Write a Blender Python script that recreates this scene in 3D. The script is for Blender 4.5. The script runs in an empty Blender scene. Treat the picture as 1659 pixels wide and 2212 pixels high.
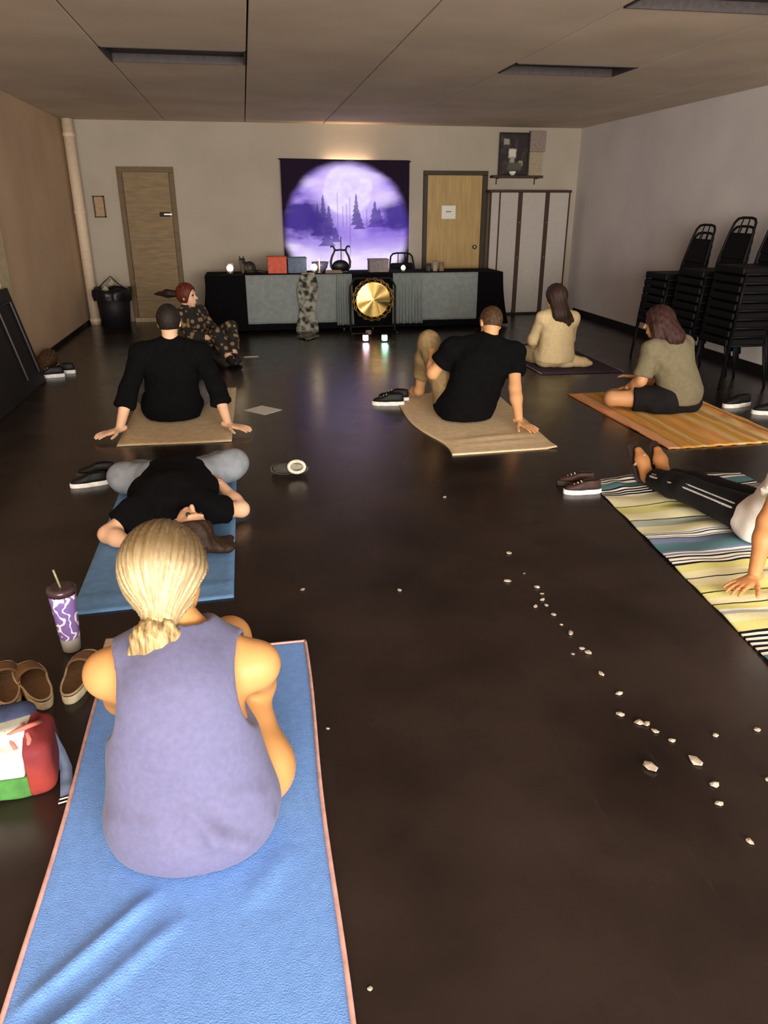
import bpy, bmesh, math, random
import numpy as np
from mathutils import Vector, Matrix, Euler
random.seed(5); RNG = np.random.default_rng(7)
scene = bpy.context.scene
COL = scene.collection
PI = math.pi

# ---------------------------------------------------------------- camera, world, light, exposure
IMG_W, IMG_H, F_PX = 1659.0, 2212.0, 1600.0
cam_d = bpy.data.cameras.new('camera'); cam = bpy.data.objects.new('camera', cam_d); COL.objects.link(cam)
cam_d.sensor_fit = 'VERTICAL'; cam_d.sensor_height = 24.0; cam_d.lens = 24.0 * F_PX / IMG_H
cam_d.clip_start = 0.05; cam_d.clip_end = 60
cam.location = (0, 0, 1.57)
cam.rotation_euler = Euler((math.radians(90 - 22.4), 0, math.radians(-10.0)), 'XYZ')
scene.camera = cam

world = bpy.data.worlds.new('world'); scene.world = world; world.use_nodes = True
world.node_tree.nodes['Background'].inputs[0].default_value = (0.02, 0.02, 0.025, 1)
world.node_tree.nodes['Background'].inputs[1].default_value = 0.2

def area(name, loc, aim, sx, sy, power, col):
    l = bpy.data.lights.new(name, 'AREA'); l.shape = 'RECTANGLE'; l.size = sx; l.size_y = sy
    l.energy = power; l.color = col
    o = bpy.data.objects.new(name, l); COL.objects.link(o); o.location = loc
    o.rotation_euler = (Vector(aim) - Vector(loc)).to_track_quat('-Z', 'Y').to_euler()
    return o
# added fill light behind the camera, as wide as an assumed front window
area('rear_fill_light', (1.0, -4.45, 1.45), (1.0, 6.0, 1.25), 6.4, 2.1, 1330.0, (1.0, 0.94, 0.85))

vs = scene.view_settings
vs.view_transform = 'Standard'; vs.look = 'None'; vs.gamma = 1.0; vs.use_curve_mapping = False
vs.exposure = 0.0

# ---------------------------------------------------------------- materials
def lin(c):
    return tuple(((v/255.0)/12.92 if v/255.0 <= 0.04045 else (((v/255.0)+0.055)/1.055)**2.4) for v in c)
MATS = {}
def mat(name, rgb, rough=0.8, metal=0.0, var=0.12, scale=30.0, bump=0.0, bscale=None, stretch=None, spec=0.3,
        emit=None, estr=0.0, rgb2=None, aniso=0.0, coat=0.0, sheen=0.0):
    if name in MATS: return MATS[name]
    m = bpy.data.materials.new(name); m.use_nodes = True; MATS[name] = m
    nt = m.node_tree; b = nt.nodes['Principled BSDF']
    base = lin(rgb); dark = lin(rgb2) if rgb2 else tuple(v*(1-var*2) for v in base)
    if not rgb2: base = tuple(min(1, v*(1+var)) for v in base)
    tc = nt.nodes.new('ShaderNodeTexCoord'); mp = nt.nodes.new('ShaderNodeMapping')
    nt.links.new(tc.outputs['Object'], mp.inputs['Vector'])
    if stretch: mp.inputs['Scale'].default_value = stretch
    n = nt.nodes.new('ShaderNodeTexNoise'); n.inputs['Scale'].default_value = scale; n.inputs['Detail'].default_value = 4
    nt.links.new(mp.outputs['Vector'], n.inputs['Vector'])
    r = nt.nodes.new('ShaderNodeValToRGB'); r.color_ramp.elements[0].position = 0.3; r.color_ramp.elements[1].position = 0.7
    r.color_ramp.elements[0].color = (*dark, 1); r.color_ramp.elements[1].color = (*base, 1)
    nt.links.new(n.outputs['Fac'], r.inputs['Fac']); nt.links.new(r.outputs['Color'], b.inputs['Base Color'])
    b.inputs['Roughness'].default_value = rough; b.inputs['Metallic'].default_value = metal
    b.inputs['Specular IOR Level'].default_value = spec
    if aniso: b.inputs['Anisotropic'].default_value = aniso
    if coat: b.inputs['Coat Weight'].default_value = coat; b.inputs['Coat Roughness'].default_value = 0.2
    if sheen: b.inputs['Sheen Weight'].default_value = sheen
    if emit:
        b.inputs['Emission Color'].default_value = (*lin(emit), 1); b.inputs['Emission Strength'].default_value = estr
    if bump:
        n2 = nt.nodes.new('ShaderNodeTexNoise'); n2.inputs['Scale'].default_value = bscale or scale*3; n2.inputs['Detail'].default_value = 5
        nt.links.new(mp.outputs['Vector'], n2.inputs['Vector'])
        bp = nt.nodes.new('ShaderNodeBump'); bp.inputs['Strength'].default_value = bump; bp.inputs['Distance'].default_value = 0.01
        nt.links.new(n2.outputs['Fac'], bp.inputs['Height']); nt.links.new(bp.outputs['Normal'], b.inputs['Normal'])
    return m

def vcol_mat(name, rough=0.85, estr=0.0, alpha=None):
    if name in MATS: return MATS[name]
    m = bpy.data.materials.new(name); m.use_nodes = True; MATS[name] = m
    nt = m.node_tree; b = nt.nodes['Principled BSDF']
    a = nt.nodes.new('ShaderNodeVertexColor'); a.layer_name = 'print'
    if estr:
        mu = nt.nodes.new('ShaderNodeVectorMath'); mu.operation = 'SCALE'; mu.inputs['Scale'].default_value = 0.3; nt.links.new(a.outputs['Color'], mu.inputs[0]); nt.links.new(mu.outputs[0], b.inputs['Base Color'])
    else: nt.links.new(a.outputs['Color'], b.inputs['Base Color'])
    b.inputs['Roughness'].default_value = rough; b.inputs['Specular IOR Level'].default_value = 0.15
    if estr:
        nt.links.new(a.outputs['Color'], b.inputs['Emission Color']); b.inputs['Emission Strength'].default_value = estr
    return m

def stripe_mat(name, axis, stops, lo, hi, rough=0.9, wob=0.01, wscale=6.0, bump=0.3, bscale=120):
    """woven stripes: colour bands along an axis of the object, edges slightly wavy"""
    m = bpy.data.materials.new(name); m.use_nodes = True; MATS[name] = m
    nt = m.node_tree; b = nt.nodes['Principled BSDF']
    tc = nt.nodes.new('ShaderNodeTexCoord'); sp = nt.nodes.new('ShaderNodeSeparateXYZ')
    nt.links.new(tc.outputs['Object'], sp.inputs[0])
    n = nt.nodes.new('ShaderNodeTexNoise'); n.inputs['Scale'].default_value = wscale
    nt.links.new(tc.outputs['Object'], n.inputs['Vector'])
    ma = nt.nodes.new('ShaderNodeMath'); ma.operation = 'MULTIPLY_ADD'
    nt.links.new(n.outputs['Fac'], ma.inputs[0]); ma.inputs[1].default_value = wob
    nt.links.new(sp.outputs[axis], ma.inputs[2])
    mr = nt.nodes.new('ShaderNodeMapRange'); mr.inputs['From Min'].default_value = lo; mr.inputs['From Max'].default_value = hi
    nt.links.new(ma.outputs[0], mr.inputs['Value'])
    # several ramps because one holds 32 stops
    groups = [stops[i:i+28] for i in range(0, len(stops), 28)]
    prev = None
    for gi, g in enumerate(groups):
        r = nt.nodes.new('ShaderNodeValToRGB'); cr = r.color_ramp; cr.interpolation = 'CONSTANT'
        cr.elements.remove(cr.elements[1])
        cr.elements[0].position = g[0][0]; cr.elements[0].color = (*lin(g[0][1]), 1)
        for p, c in g[1:]:
            e = cr.elements.new(min(p, 1.0)); e.color = (*lin(c), 1)
        nt.links.new(mr.outputs[0], r.inputs['Fac'])
        if prev is None: prev = r.outputs['Color']
        else:
            gt = nt.nodes.new('ShaderNodeMath'); gt.operation = 'GREATER_THAN'; gt.inputs[1].default_value = g[0][0]
            nt.links.new(mr.outputs[0], gt.inputs[0])
            mx = nt.nodes.new('ShaderNodeMix'); mx.data_type = 'RGBA'
            nt.links.new(gt.outputs[0], mx.inputs['Factor']); nt.links.new(prev, mx.inputs[6]); nt.links.new(r.outputs['Color'], mx.inputs[7])
            prev = mx.outputs[2]
    nt.links.new(prev, b.inputs['Base Color'])
    b.inputs['Roughness'].default_value = rough; b.inputs['Specular IOR Level'].default_value = 0.1
    n2 = nt.nodes.new('ShaderNodeTexNoise'); n2.inputs['Scale'].default_value = bscale
    nt.links.new(tc.outputs['Object'], n2.inputs['Vector'])
    bp = nt.nodes.new('ShaderNodeBump'); bp.inputs['Strength'].default_value = bump; bp.inputs['Distance'].default_value = 0.004
    nt.links.new(n2.outputs['Fac'], bp.inputs['Height']); nt.links.new(bp.outputs['Normal'], b.inputs['Normal'])
    return m

# ---------------------------------------------------------------- object helpers
def tag(o, label=None, cat=None, group=None, kind=None):
    if label: o['label'] = label
    if cat: o['category'] = cat
    if group: o['group'] = group
    if kind: o['kind'] = kind
    return o
def thing(name, label, cat, loc=(0, 0, 0), rotz=0.0, group=None):
    o = bpy.data.objects.new(name, None); COL.objects.link(o); o.empty_display_size = 0.1
    o.location = loc; o.rotation_euler = (0, 0, rotz)
    return tag(o, label, cat, group)
def mobj(name, verts, faces, m, parent=None, world=False, smooth=True):
    """one mesh object; world=True: verts are in world space and the parent stands unrotated"""
    me = bpy.data.meshes.new(name)
    v = np.asarray(verts, dtype=float)
    if parent is not None and world: v = v - np.array(parent.location)
    me.from_pydata(v.tolist(), [], faces if isinstance(faces, list) else faces.tolist()); me.update()
    if smooth: me.polygons.foreach_set('use_smooth', [True]*len(me.polygons))
    if m: me.materials.append(m)
    o = bpy.data.objects.new(name, me); COL.objects.link(o)
    if parent is not None: o.parent = parent
    return o
def bobj(name, bm, m, parent=None, smooth=False, bevel=0.0, loc=None, rot=None):
    me = bpy.data.meshes.new(name); bmesh.ops.recalc_face_normals(bm, faces=bm.faces[:]); bm.to_mesh(me); bm.free()
    if smooth: me.polygons.foreach_set('use_smooth', [True]*len(me.polygons))
    if m: me.materials.append(m)
    o = bpy.data.objects.new(name, me); COL.objects.link(o)
    if parent is not None: o.parent = parent
    if loc: o.location = loc
    if rot: o.rotation_euler = rot
    if bevel:
        bv = o.modifiers.new('bevel', 'BEVEL'); bv.width = bevel; bv.segments = 2; bv.limit_method = 'ANGLE'
    return o
def box(bm, x0, x1, y0, y1, z0, z1):
    vs_ = [bm.verts.new(p) for p in ((x0,y0,z0),(x1,y0,z0),(x1,y1,z0),(x0,y1,z0),(x0,y0,z1),(x1,y0,z1),(x1,y1,z1),(x0,y1,z1))]
    for f in ((3,2,1,0),(4,5,6,7),(0,1,5,4),(1,2,6,5),(2,3,7,6),(3,0,4,7)): bm.faces.new([vs_[i] for i in f])
def boxo(name, x0, x1, y0, y1, z0, z1, m, parent=None, bevel=0.0):
    bm = bmesh.new(); box(bm, x0, x1, y0, y1, z0, z1); return bobj(name, bm, m, parent, bevel=bevel)
def tube(bm, pts, r, n=8, caps=True):
    pts = [Vector(p) for p in pts]; rs = r if isinstance(r, (list, tuple)) else [r]*len(pts)
    rings = []; up = None
    for i, p in enumerate(pts):
        d = (pts[min(i+1, len(pts)-1)] - pts[max(i-1, 0)]).normalized()
        if up is None:
            up = Vector((0, 0, 1)) if abs(d.z) < 0.9 else Vector((1, 0, 0))
        a = d.cross(up).normalized(); up = a.cross(d).normalized()
        rings.append([bm.verts.new(p + (a*math.cos(2*PI*k/n) + up*math.sin(2*PI*k/n))*rs[i]) for k in range(n)])
    for i in range(len(rings)-1):
        for k in range(n): bm.faces.new((rings[i][k], rings[i][(k+1) % n], rings[i+1][(k+1) % n], rings[i+1][k]))
    if caps: bm.faces.new(rings[0][::-1]); bm.faces.new(rings[-1])
def lathe(bm, prof, n=24, c=(0, 0), close=False):
    rings = []
    for r, z in prof:
        if r < 1e-5: rings.append([bm.verts.new((c[0], c[1], z))])
        else: rings.append([bm.verts.new((c[0]+r*math.cos(2*PI*k/n), c[1]+r*math.sin(2*PI*k/n), z)) for k in range(n)])
    for i in range(len(rings)-1):
        a, b = rings[i], rings[i+1]
        for k in range(n):
            if len(a) == 1 and len(b) == 1: continue
            if len(a) == 1: bm.faces.new((a[0], b[k], b[(k+1) % n]))
            elif len(b) == 1: bm.faces.new((a[k], a[(k+1) % n], b[0]))
            else: bm.faces.new((a[k], a[(k+1) % n], b[(k+1) % n], b[k]))
def copy_tree(o, parent=None):
    c = o.copy(); COL.objects.link(c)
    if parent is not None: c.parent = parent
    for ch in list(o.children): copy_tree(ch, c)
    return c

# ---------------------------------------------------------------- the room
XL, XR, YB, YF, ZC = -2.31, 5.06, 11.70, -4.50, 2.65
M_wallb = mat('plaster_back', (172, 161, 147), 0.9, var=0.05, scale=1.3, bump=0.1, bscale=60)
M_walll = mat('plaster_left', (202, 174, 144), 0.9, var=0.08, scale=1.1, bump=0.1, bscale=60)
M_wallr = mat('plaster_right', (212, 206, 206), 0.9, var=0.05, scale=1.2, bump=0.1, bscale=60)
M_ceil = mat('ceiling_board', (206, 190, 172), 0.95, var=0.07, scale=1.4, bump=0.15, bscale=90)
M_dkwood = mat('dark_wood', (58, 38, 26), 0.55, scale=8, stretch=(12, 12, 1), bump=0.1)
M_black = mat('black_trim', (16, 14, 15), 0.6)

def floor_material():
    m = bpy.data.materials.new('dark_floor'); m.use_nodes = True; nt = m.node_tree; b = nt.nodes['Principled BSDF']
    tc = nt.nodes.new('ShaderNodeTexCoord')
    n1 = nt.nodes.new('ShaderNodeTexNoise'); n1.inputs['Scale'].default_value = 2.2; n1.inputs['Detail'].default_value = 8
    nt.links.new(tc.outputs['Object'], n1.inputs['Vector'])
    r = nt.nodes.new('ShaderNodeValToRGB')
    r.color_ramp.elements[0].position = 0.3; r.color_ramp.elements[0].color = (*lin((30, 22, 20)), 1)
    r.color_ramp.elements[1].position = 0.75; r.color_ramp.elements[1].color = (*lin((52, 41, 37)), 1)
    nt.links.new(n1.outputs['Fac'], r.inputs['Fac'])
    # scuffs: thin stretched streaks
    mp = nt.nodes.new('ShaderNodeMapping'); mp.inputs['Scale'].default_value = (9, 1.2, 1); mp.inputs['Rotation'].default_value = (0, 0, 0.7)
    nt.links.new(tc.outputs['Object'], mp.inputs['Vector'])
    n2 = nt.nodes.new('ShaderNodeTexNoise'); n2.inputs['Scale'].default_value = 3; n2.inputs['Detail'].default_value = 3
    nt.links.new(mp.outputs['Vector'], n2.inputs['Vector'])
    r2 = nt.nodes.new('ShaderNodeValToRGB')
    r2.color_ramp.elements[0].position = 0.68; r2.color_ramp.elements[0].color = (0, 0, 0, 1)
    r2.color_ramp.elements[1].position = 0.80; r2.color_ramp.elements[1].color = (0.5, 0.5, 0.5, 1)
    nt.links.new(n2.outputs['Fac'], r2.inputs['Fac'])
    mx = nt.nodes.new('ShaderNodeMix'); mx.data_type = 'RGBA'
    nt.links.new(r2.outputs['Color'], mx.inputs['Factor']); nt.links.new(r.outputs['Color'], mx.inputs[6])
    mx.inputs[7].default_value = (*lin((62, 50, 48)), 1)
    nt.links.new(mx.outputs[2], b.inputs['Base Color'])
    mr = nt.nodes.new('ShaderNodeMapRange'); mr.inputs['To Min'].default_value = 0.20; mr.inputs['To Max'].default_value = 0.34
    nt.links.new(n1.outputs['Fac'], mr.inputs['Value']); nt.links.new(mr.outputs[0], b.inputs['Roughness'])
    b.inputs['Specular IOR Level'].default_value = 0.35
    return m
def st(o): return tag(o, kind='structure')
st(boxo('floor', XL-0.2, XR+0.2, YF-0.2, YB+0.2, -0.1, 0.0, floor_material()))
st(boxo('wall_back', XL-0.2, XR+0.2, YB, YB+0.15, 0, ZC+0.3, M_wallb))
st(boxo('wall_left', XL-0.15, XL, YF, YB, 0, ZC+0.3, M_walll))
st(boxo('wall_right', XR, XR+0.15, YF, YB, 0, ZC+0.3, M_wallr))
bm = bmesh.new()
box(bm, XL, -2.22, YF-0.15, YF, 0, ZC+0.3); box(bm, 4.24, XR, YF-0.15, YF, 0, ZC+0.3); box(bm, -2.22, 4.24, YF-0.15, YF, 2.52, ZC+0.3); box(bm, -2.22, 4.24, YF-0.15, YF, 0, 0.38)
st(bobj('wall_rear', bm, M_wallb))
for nm, a in (('baseboard_right', (XR-0.015, XR, YF, YB-0.32, 0, 0.09)), ('baseboard_left', (XL, XL+0.012, YF, YB, 0, 0.05))):
    st(boxo(nm, *a, M_black))
bm = bmesh.new(); box(bm, 3.72, XR, YB-0.02, YB, 0, 0.09); box(bm, -0.9, 2.6, YB-0.02, YB, 0, 0.09); box(bm, XL, -1.75, YB-0.02, YB, 0, 0.09)
st(bobj('baseboard_back', bm, M_black))

# ceiling: boards with recessed joints, three unlit troffers let into it
ceil = st(boxo('ceiling', XL-0.1, XR+0.1, YF-0.1, YB+0.1, ZC+0.10, ZC+0.25, M_dkwood))
XS = [XL, -0.965, 0.105, 1.19, 2.27, 3.35, 4.42, XR]
LIGHTS = [(1, 6.55, 7.14), (4, 6.68, 7.16), (4, 4.05, 4.82), (1, 3.0, 3.6)]
for i in range(len(XS)-1):
    ys = [YF]
    for li, a, b_ in LIGHTS:
        if li == i: ys += [a, b_]
    ys = sorted(ys) + [YB]
    for k in range(0, len(ys), 2):
        g = 0.006
        boxo('ceiling_panel', XS[i]+g, XS[i+1]-g, ys[k], ys[k+1], ZC, ZC+0.03, M_ceil, ceil, bevel=0.004)
M_troff = mat('troffer_pan', (70, 63, 62), 0.6); M_diff = mat('unlit_diffuser', (52, 47, 50), 0.45)
TL = {0: 'unlit recessed ceiling light above the wooden door side of the room', 1: 'unlit recessed ceiling light in front of the shelf above the white cabinet',
      2: 'unlit recessed ceiling light cut by the top edge at right', 3: 'unlit recessed ceiling light overhead beyond the top edge'}
for k, (li, a, b_) in enumerate(LIGHTS):
    x0, x1 = XS[li]+0.006, XS[li+1]-0.006
    t = thing('ceiling_light', TL[k], 'ceiling light', ((x0+x1)/2, (a+b_)/2, ZC), 0, 'recessed ceiling lights, all off')
    hx, hy = (x1-x0)/2, (b_-a)/2
    bm = bmesh.new()
    for q in ((-hx, hx, -hy, -hy+0.012), (-hx, hx, hy-0.012, hy), (-hx, -hx+0.012, -hy, hy), (hx-0.012, hx, -hy, hy)): box(bm, *q, -0.004, 0.09)
    bobj('frame', bm, M_troff, t)
    boxo('diffuser', -hx+0.012, hx-0.012, -hy+0.012, hy-0.012, 0.055, 0.065, M_diff, t)
    boxo('centre_bar', -hx+0.012, hx-0.012, -0.015, 0.015, 0.042, 0.055, M_troff, t)

# doors
M_door = mat('yellow_door_veneer', (174, 144, 92), 0.5, scale=5, stretch=(5, 5, 0.6), var=0.09, bump=0.05)
M_door1 = mat('brown_plank_door', (134, 112, 80), 0.6, scale=5, stretch=(1.0, 5, 6), var=0.12, bump=0.1)
M_frame2 = mat('dark_door_frame', (52, 38, 24), 0.5)
M_frame1 = mat('brown_door_frame', (108, 86, 60), 0.6)
M_metal = mat('dull_metal', (150, 145, 135), 0.35, metal=0.9)
M_paper = mat('white_paper', (226, 222, 212), 0.8, var=0.03)
d2 = bpy.data.objects.new('door_2', None); COL.objects.link(d2); d2.location = (3.13, YB, 0); st(d2)
boxo('door_leaf', -0.42, 0.42, -0.035, 0, 0.01, 2.0, M_door, d2, bevel=0.003)
bm = bmesh.new(); box(bm, -0.48, -0.42, -0.06, 0, 0, 2.0); box(bm, 0.42, 0.50, -0.06, 0, 0, 2.0); box(bm, -0.48, 0.50, -0.06, 0, 2.001, 2.06)
bobj('door_frame', bm, M_frame2, d2, bevel=0.004)
bm = bmesh.new(); lathe(bm, [(0, 0), (0.028, 0), (0.028, 0.008), (0.012, 0.012), (0.012, 0.03), (0.03, 0.04), (0.032, 0.055), (0.02, 0.07), (0, 0.072)], 16)
hn = bobj('door_knob', bm, M_metal, d2, smooth=True, loc=(0.33, -0.035, 1.0), rot=(PI/2, 0, 0))
sg = boxo('door_sign', -0.195, 0.02, -0.042, -0.036, 1.40, 1.585, M_paper, d2)
boxo('sign_line', -0.13, -0.045, -0.044, -0.042, 1.495, 1.508, mat('grey_print', (110, 106, 98), 0.8), sg)
d1 = bpy.data.objects.new('door_1', None); COL.objects.link(d1); d1.location = (-1.30, YB, 0); st(d1)
pz = [0.03, 0.30, 0.58, 0.86, 1.14, 1.42, 1.72, 2.0]
for k in range(len(pz)-1):
    boxo('plank', -0.31, 0.31, -0.03, 0, pz[k]+0.004, pz[k+1]-0.004, M_door1, d1, bevel=0.006)
bm = bmesh.new(); box(bm, -0.38, -0.315, -0.05, 0, 0, 2.004); box(bm, 0.315, 0.38, -0.05, 0, 0, 2.004); box(bm, -0.38, 0.38, -0.05, 0, 2.005, 2.08)
bobj('door_frame', bm, M_frame1, d1, bevel=0.004)
lk = boxo('door_lock', 0.14, 0.28, -0.055, -0.03, 1.44, 1.50, M_black, d1, bevel=0.006)
boxo('lock_bolt', 0.20, 0.31, -0.068, -0.055, 1.462, 1.478, M_metal, lk)
boxo('door_sill', -0.36, 0.40, -0.10, -0.03, 0.0, 0.06, mat('pale_sill', (172, 150, 122), 0.7), d1)

# corner pipe, wall plate, trim on the left wall
M_pipe = mat('cream_pipe', (214, 192, 166), 0.6, var=0.05)
t = thing('corner_pipe', 'tall cream pipe standing in the left back corner', 'pipe', (-2.20, 11.50, 0))
bm = bmesh.new(); lathe(bm, [(0.0, 0.0), (0.072, 0.0), (0.072, ZC-0.01), (0, ZC-0.01)], 20); bobj('pipe_shaft', bm, M_pipe, t, smooth=True)
for z in (0.06, 1.5, 2.45):
    bm = bmesh.new(); lathe(bm, [(0.074, z-0.025), (0.079, z-0.02), (0.079, z+0.02), (0.074, z+0.025)], 20); bobj('pipe_collar', bm, M_pipe, t, smooth=True)
t = thing('electrical_box', 'small brown-rimmed electrical box on the wall beside the cream pipe', 'wall box', (-1.965, YB, 1.57))
boxo('cover', -0.06, 0.06, -0.03, 0, -0.125, 0.125, mat('tan_box', (168, 140, 106), 0.6), t, bevel=0.004)
bm = bmesh.new()
for q in ((-0.075, -0.06, -0.14, 0.14), (0.06, 0.075, -0.14, 0.14), (-0.075, 0.075, 0.125, 0.14), (-0.075, 0.075, -0.14, -0.125)): box(bm, q[0], q[1], -0.04, 0, q[2], q[3])
bobj('rim', bm, mat('brown_rim', (92, 62, 44), 0.6), t)
st(boxo('trim_1', XL, XL+0.03, 7.72, 8.06, 0.5, 1.75, mat('pale_trim', (196, 180, 146), 0.8), bevel=0.005))

# ---------------------------------------------------------------- tapestry with the moonlit forest
def fbm(u, v, s, seed):
    r = np.random.default_rng(seed); out = np.zeros_like(u); a = 1.0
    for o_ in range(5):
        g = r.random((40, 40)); x = (u*s) % 39; y = (v*s) % 39
        xi = x.astype(int); yi = y.astype(int); fx = x-xi; fy = y-yi; fx = fx*fx*(3-2*fx); fy = fy*fy*(3-2*fy)
        out += a*((g[xi, yi]*(1-fx)+g[xi+1, yi]*fx)*(1-fy)+(g[xi, yi+1]*(1-fx)+g[xi+1, yi+1]*fx)*fy)
        a *= 0.5; s *= 2.0
    return out/1.94
def grid_print(name, w, h, nu, nv, colfun, m, parent, thick=0.004, wave=None):
    """flat cloth or sheet in the local XZ plane facing -Y, printed by a colour per vertex"""
    u, v = np.meshgrid(np.linspace(0, 1, nu), np.linspace(0, 1, nv), indexing='ij')
    y = np.zeros_like(u) if wave is None else wave(u, v)
    V = np.stack([(u-0.5)*w, y, v*h], -1).reshape(-1, 3)
    idx = np.arange(nu*nv).reshape(nu, nv)
    Fq = np.stack([idx[:-1, :-1], idx[1:, :-1], idx[1:, 1:], idx[:-1, 1:]], -1).reshape(-1, 4)
    o = mobj(name, V, Fq, m, parent)
    c = colfun(u, v).reshape(-1, 3)
    at = o.data.color_attributes.new('print', 'FLOAT_COLOR', 'POINT')
    at.data.foreach_set('color', np.concatenate([c, np.ones((len(c), 1))], 1).astype(np.float32).ravel())
    so = o.modifiers.new('thickness', 'SOLIDIFY'); so.thickness = thick; so.offset = 1.0
    return o
def sst(a, b, x):
    t_ = np.clip((x-a)/(b-a), 0, 1); return t_*t_*(3-2*t_)
def pine(u, v, uc, v0, v1, w, lay, seed):
    tt = (v-v0)/(v1-v0)
    saw = (tt*lay) % 1.0
    hw = w*(1-tt)*(0.55+0.45*(1-saw)) + 0.004 + 0.010*(fbm(u, v, 30, seed)-0.5)
    return ((np.abs(u-uc) < hw) & (tt > 0) & (tt < 1)).astype(float)
TAP_W, TAP_Z0, TAP_Z1 = 1.86, 0.56, 2.19
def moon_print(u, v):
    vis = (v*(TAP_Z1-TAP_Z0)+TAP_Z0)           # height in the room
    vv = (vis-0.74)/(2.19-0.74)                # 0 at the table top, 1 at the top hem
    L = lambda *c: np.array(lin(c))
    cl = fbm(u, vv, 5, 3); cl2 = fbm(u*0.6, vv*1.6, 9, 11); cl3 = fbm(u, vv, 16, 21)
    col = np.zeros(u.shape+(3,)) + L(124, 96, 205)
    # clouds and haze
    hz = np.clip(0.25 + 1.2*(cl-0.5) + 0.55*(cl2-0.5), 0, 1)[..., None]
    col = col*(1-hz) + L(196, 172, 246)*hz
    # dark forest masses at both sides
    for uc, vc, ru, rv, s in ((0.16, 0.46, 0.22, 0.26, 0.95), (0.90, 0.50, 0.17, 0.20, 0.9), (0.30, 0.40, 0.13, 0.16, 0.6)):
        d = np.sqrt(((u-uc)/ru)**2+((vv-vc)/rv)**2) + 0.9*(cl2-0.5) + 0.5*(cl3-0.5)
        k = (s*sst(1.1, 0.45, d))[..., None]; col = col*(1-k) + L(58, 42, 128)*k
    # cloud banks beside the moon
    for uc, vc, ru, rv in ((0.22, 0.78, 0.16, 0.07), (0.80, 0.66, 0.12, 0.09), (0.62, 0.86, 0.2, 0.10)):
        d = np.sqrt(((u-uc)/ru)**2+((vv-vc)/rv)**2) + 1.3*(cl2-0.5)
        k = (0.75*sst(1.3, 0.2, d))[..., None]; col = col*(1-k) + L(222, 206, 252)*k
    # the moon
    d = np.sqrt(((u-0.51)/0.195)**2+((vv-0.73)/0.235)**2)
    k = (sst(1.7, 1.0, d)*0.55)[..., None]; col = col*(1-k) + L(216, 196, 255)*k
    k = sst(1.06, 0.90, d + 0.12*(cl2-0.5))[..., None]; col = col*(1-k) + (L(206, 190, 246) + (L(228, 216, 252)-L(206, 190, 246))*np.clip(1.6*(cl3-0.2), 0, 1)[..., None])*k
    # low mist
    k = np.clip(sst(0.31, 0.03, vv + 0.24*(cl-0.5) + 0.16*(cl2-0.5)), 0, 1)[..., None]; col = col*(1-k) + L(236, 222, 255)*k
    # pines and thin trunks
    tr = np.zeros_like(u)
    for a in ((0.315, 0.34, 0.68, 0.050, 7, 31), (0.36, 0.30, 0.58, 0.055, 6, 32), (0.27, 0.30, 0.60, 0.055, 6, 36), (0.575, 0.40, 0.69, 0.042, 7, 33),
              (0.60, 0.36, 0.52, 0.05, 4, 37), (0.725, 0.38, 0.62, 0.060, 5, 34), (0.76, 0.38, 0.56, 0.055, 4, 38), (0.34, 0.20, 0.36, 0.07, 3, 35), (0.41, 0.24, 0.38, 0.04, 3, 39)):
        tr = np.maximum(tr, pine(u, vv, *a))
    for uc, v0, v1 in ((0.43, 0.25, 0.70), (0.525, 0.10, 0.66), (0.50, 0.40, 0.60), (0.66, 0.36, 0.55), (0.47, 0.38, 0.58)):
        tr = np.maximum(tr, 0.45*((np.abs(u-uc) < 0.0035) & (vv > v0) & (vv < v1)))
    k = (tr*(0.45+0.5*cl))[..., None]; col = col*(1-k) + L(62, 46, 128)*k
    # dark rim: falloff around the lit ellipse, painted into the print colours
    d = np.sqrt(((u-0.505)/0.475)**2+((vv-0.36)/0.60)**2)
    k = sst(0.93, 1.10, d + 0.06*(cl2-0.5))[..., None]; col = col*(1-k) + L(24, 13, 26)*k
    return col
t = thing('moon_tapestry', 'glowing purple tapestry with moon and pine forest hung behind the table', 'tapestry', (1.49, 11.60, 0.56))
grid_print('cloth', TAP_W, TAP_Z1-TAP_Z0, 240, 210, moon_print, vcol_mat('self_glow_print', 0.9, 0.98), t, 0.004,  # cloth is no lamp: light shining through it is put in as emission
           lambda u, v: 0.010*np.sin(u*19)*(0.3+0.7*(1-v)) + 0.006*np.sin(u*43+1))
bm = bmesh.new(); tube(bm, [(-0.95, 0, 1.632), (0.95, 0, 1.612)], 0.009, 8); bobj('hanging_rod', bm, M_black, t)
t = thing('tapestry_lamp', 'small warm lamp hidden behind the top hem of the tapestry', 'lamp', (1.53, 11.65, 2.08))
bm = bmesh.new(); tube(bm, [(-0.30, 0, 0.0), (0.30, 0, 0.0)], 0.014, 10); bobj('lamp_tube', bm, mat('warm_bulb', (255, 190, 120), 0.5, emit=(255, 168, 96), estr=4.0), t, smooth=True)
boxo('lamp_base', -0.32, 0.32, 0.016, 0.048, -0.02, 0.02, M_black, t)
area('tapestry_lamp_light', (1.53, 11.652, 2.10), (1.53, 11.665, 3.0), 0.62, 0.03, 4.0, (1.0, 0.70, 0.42))

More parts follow.
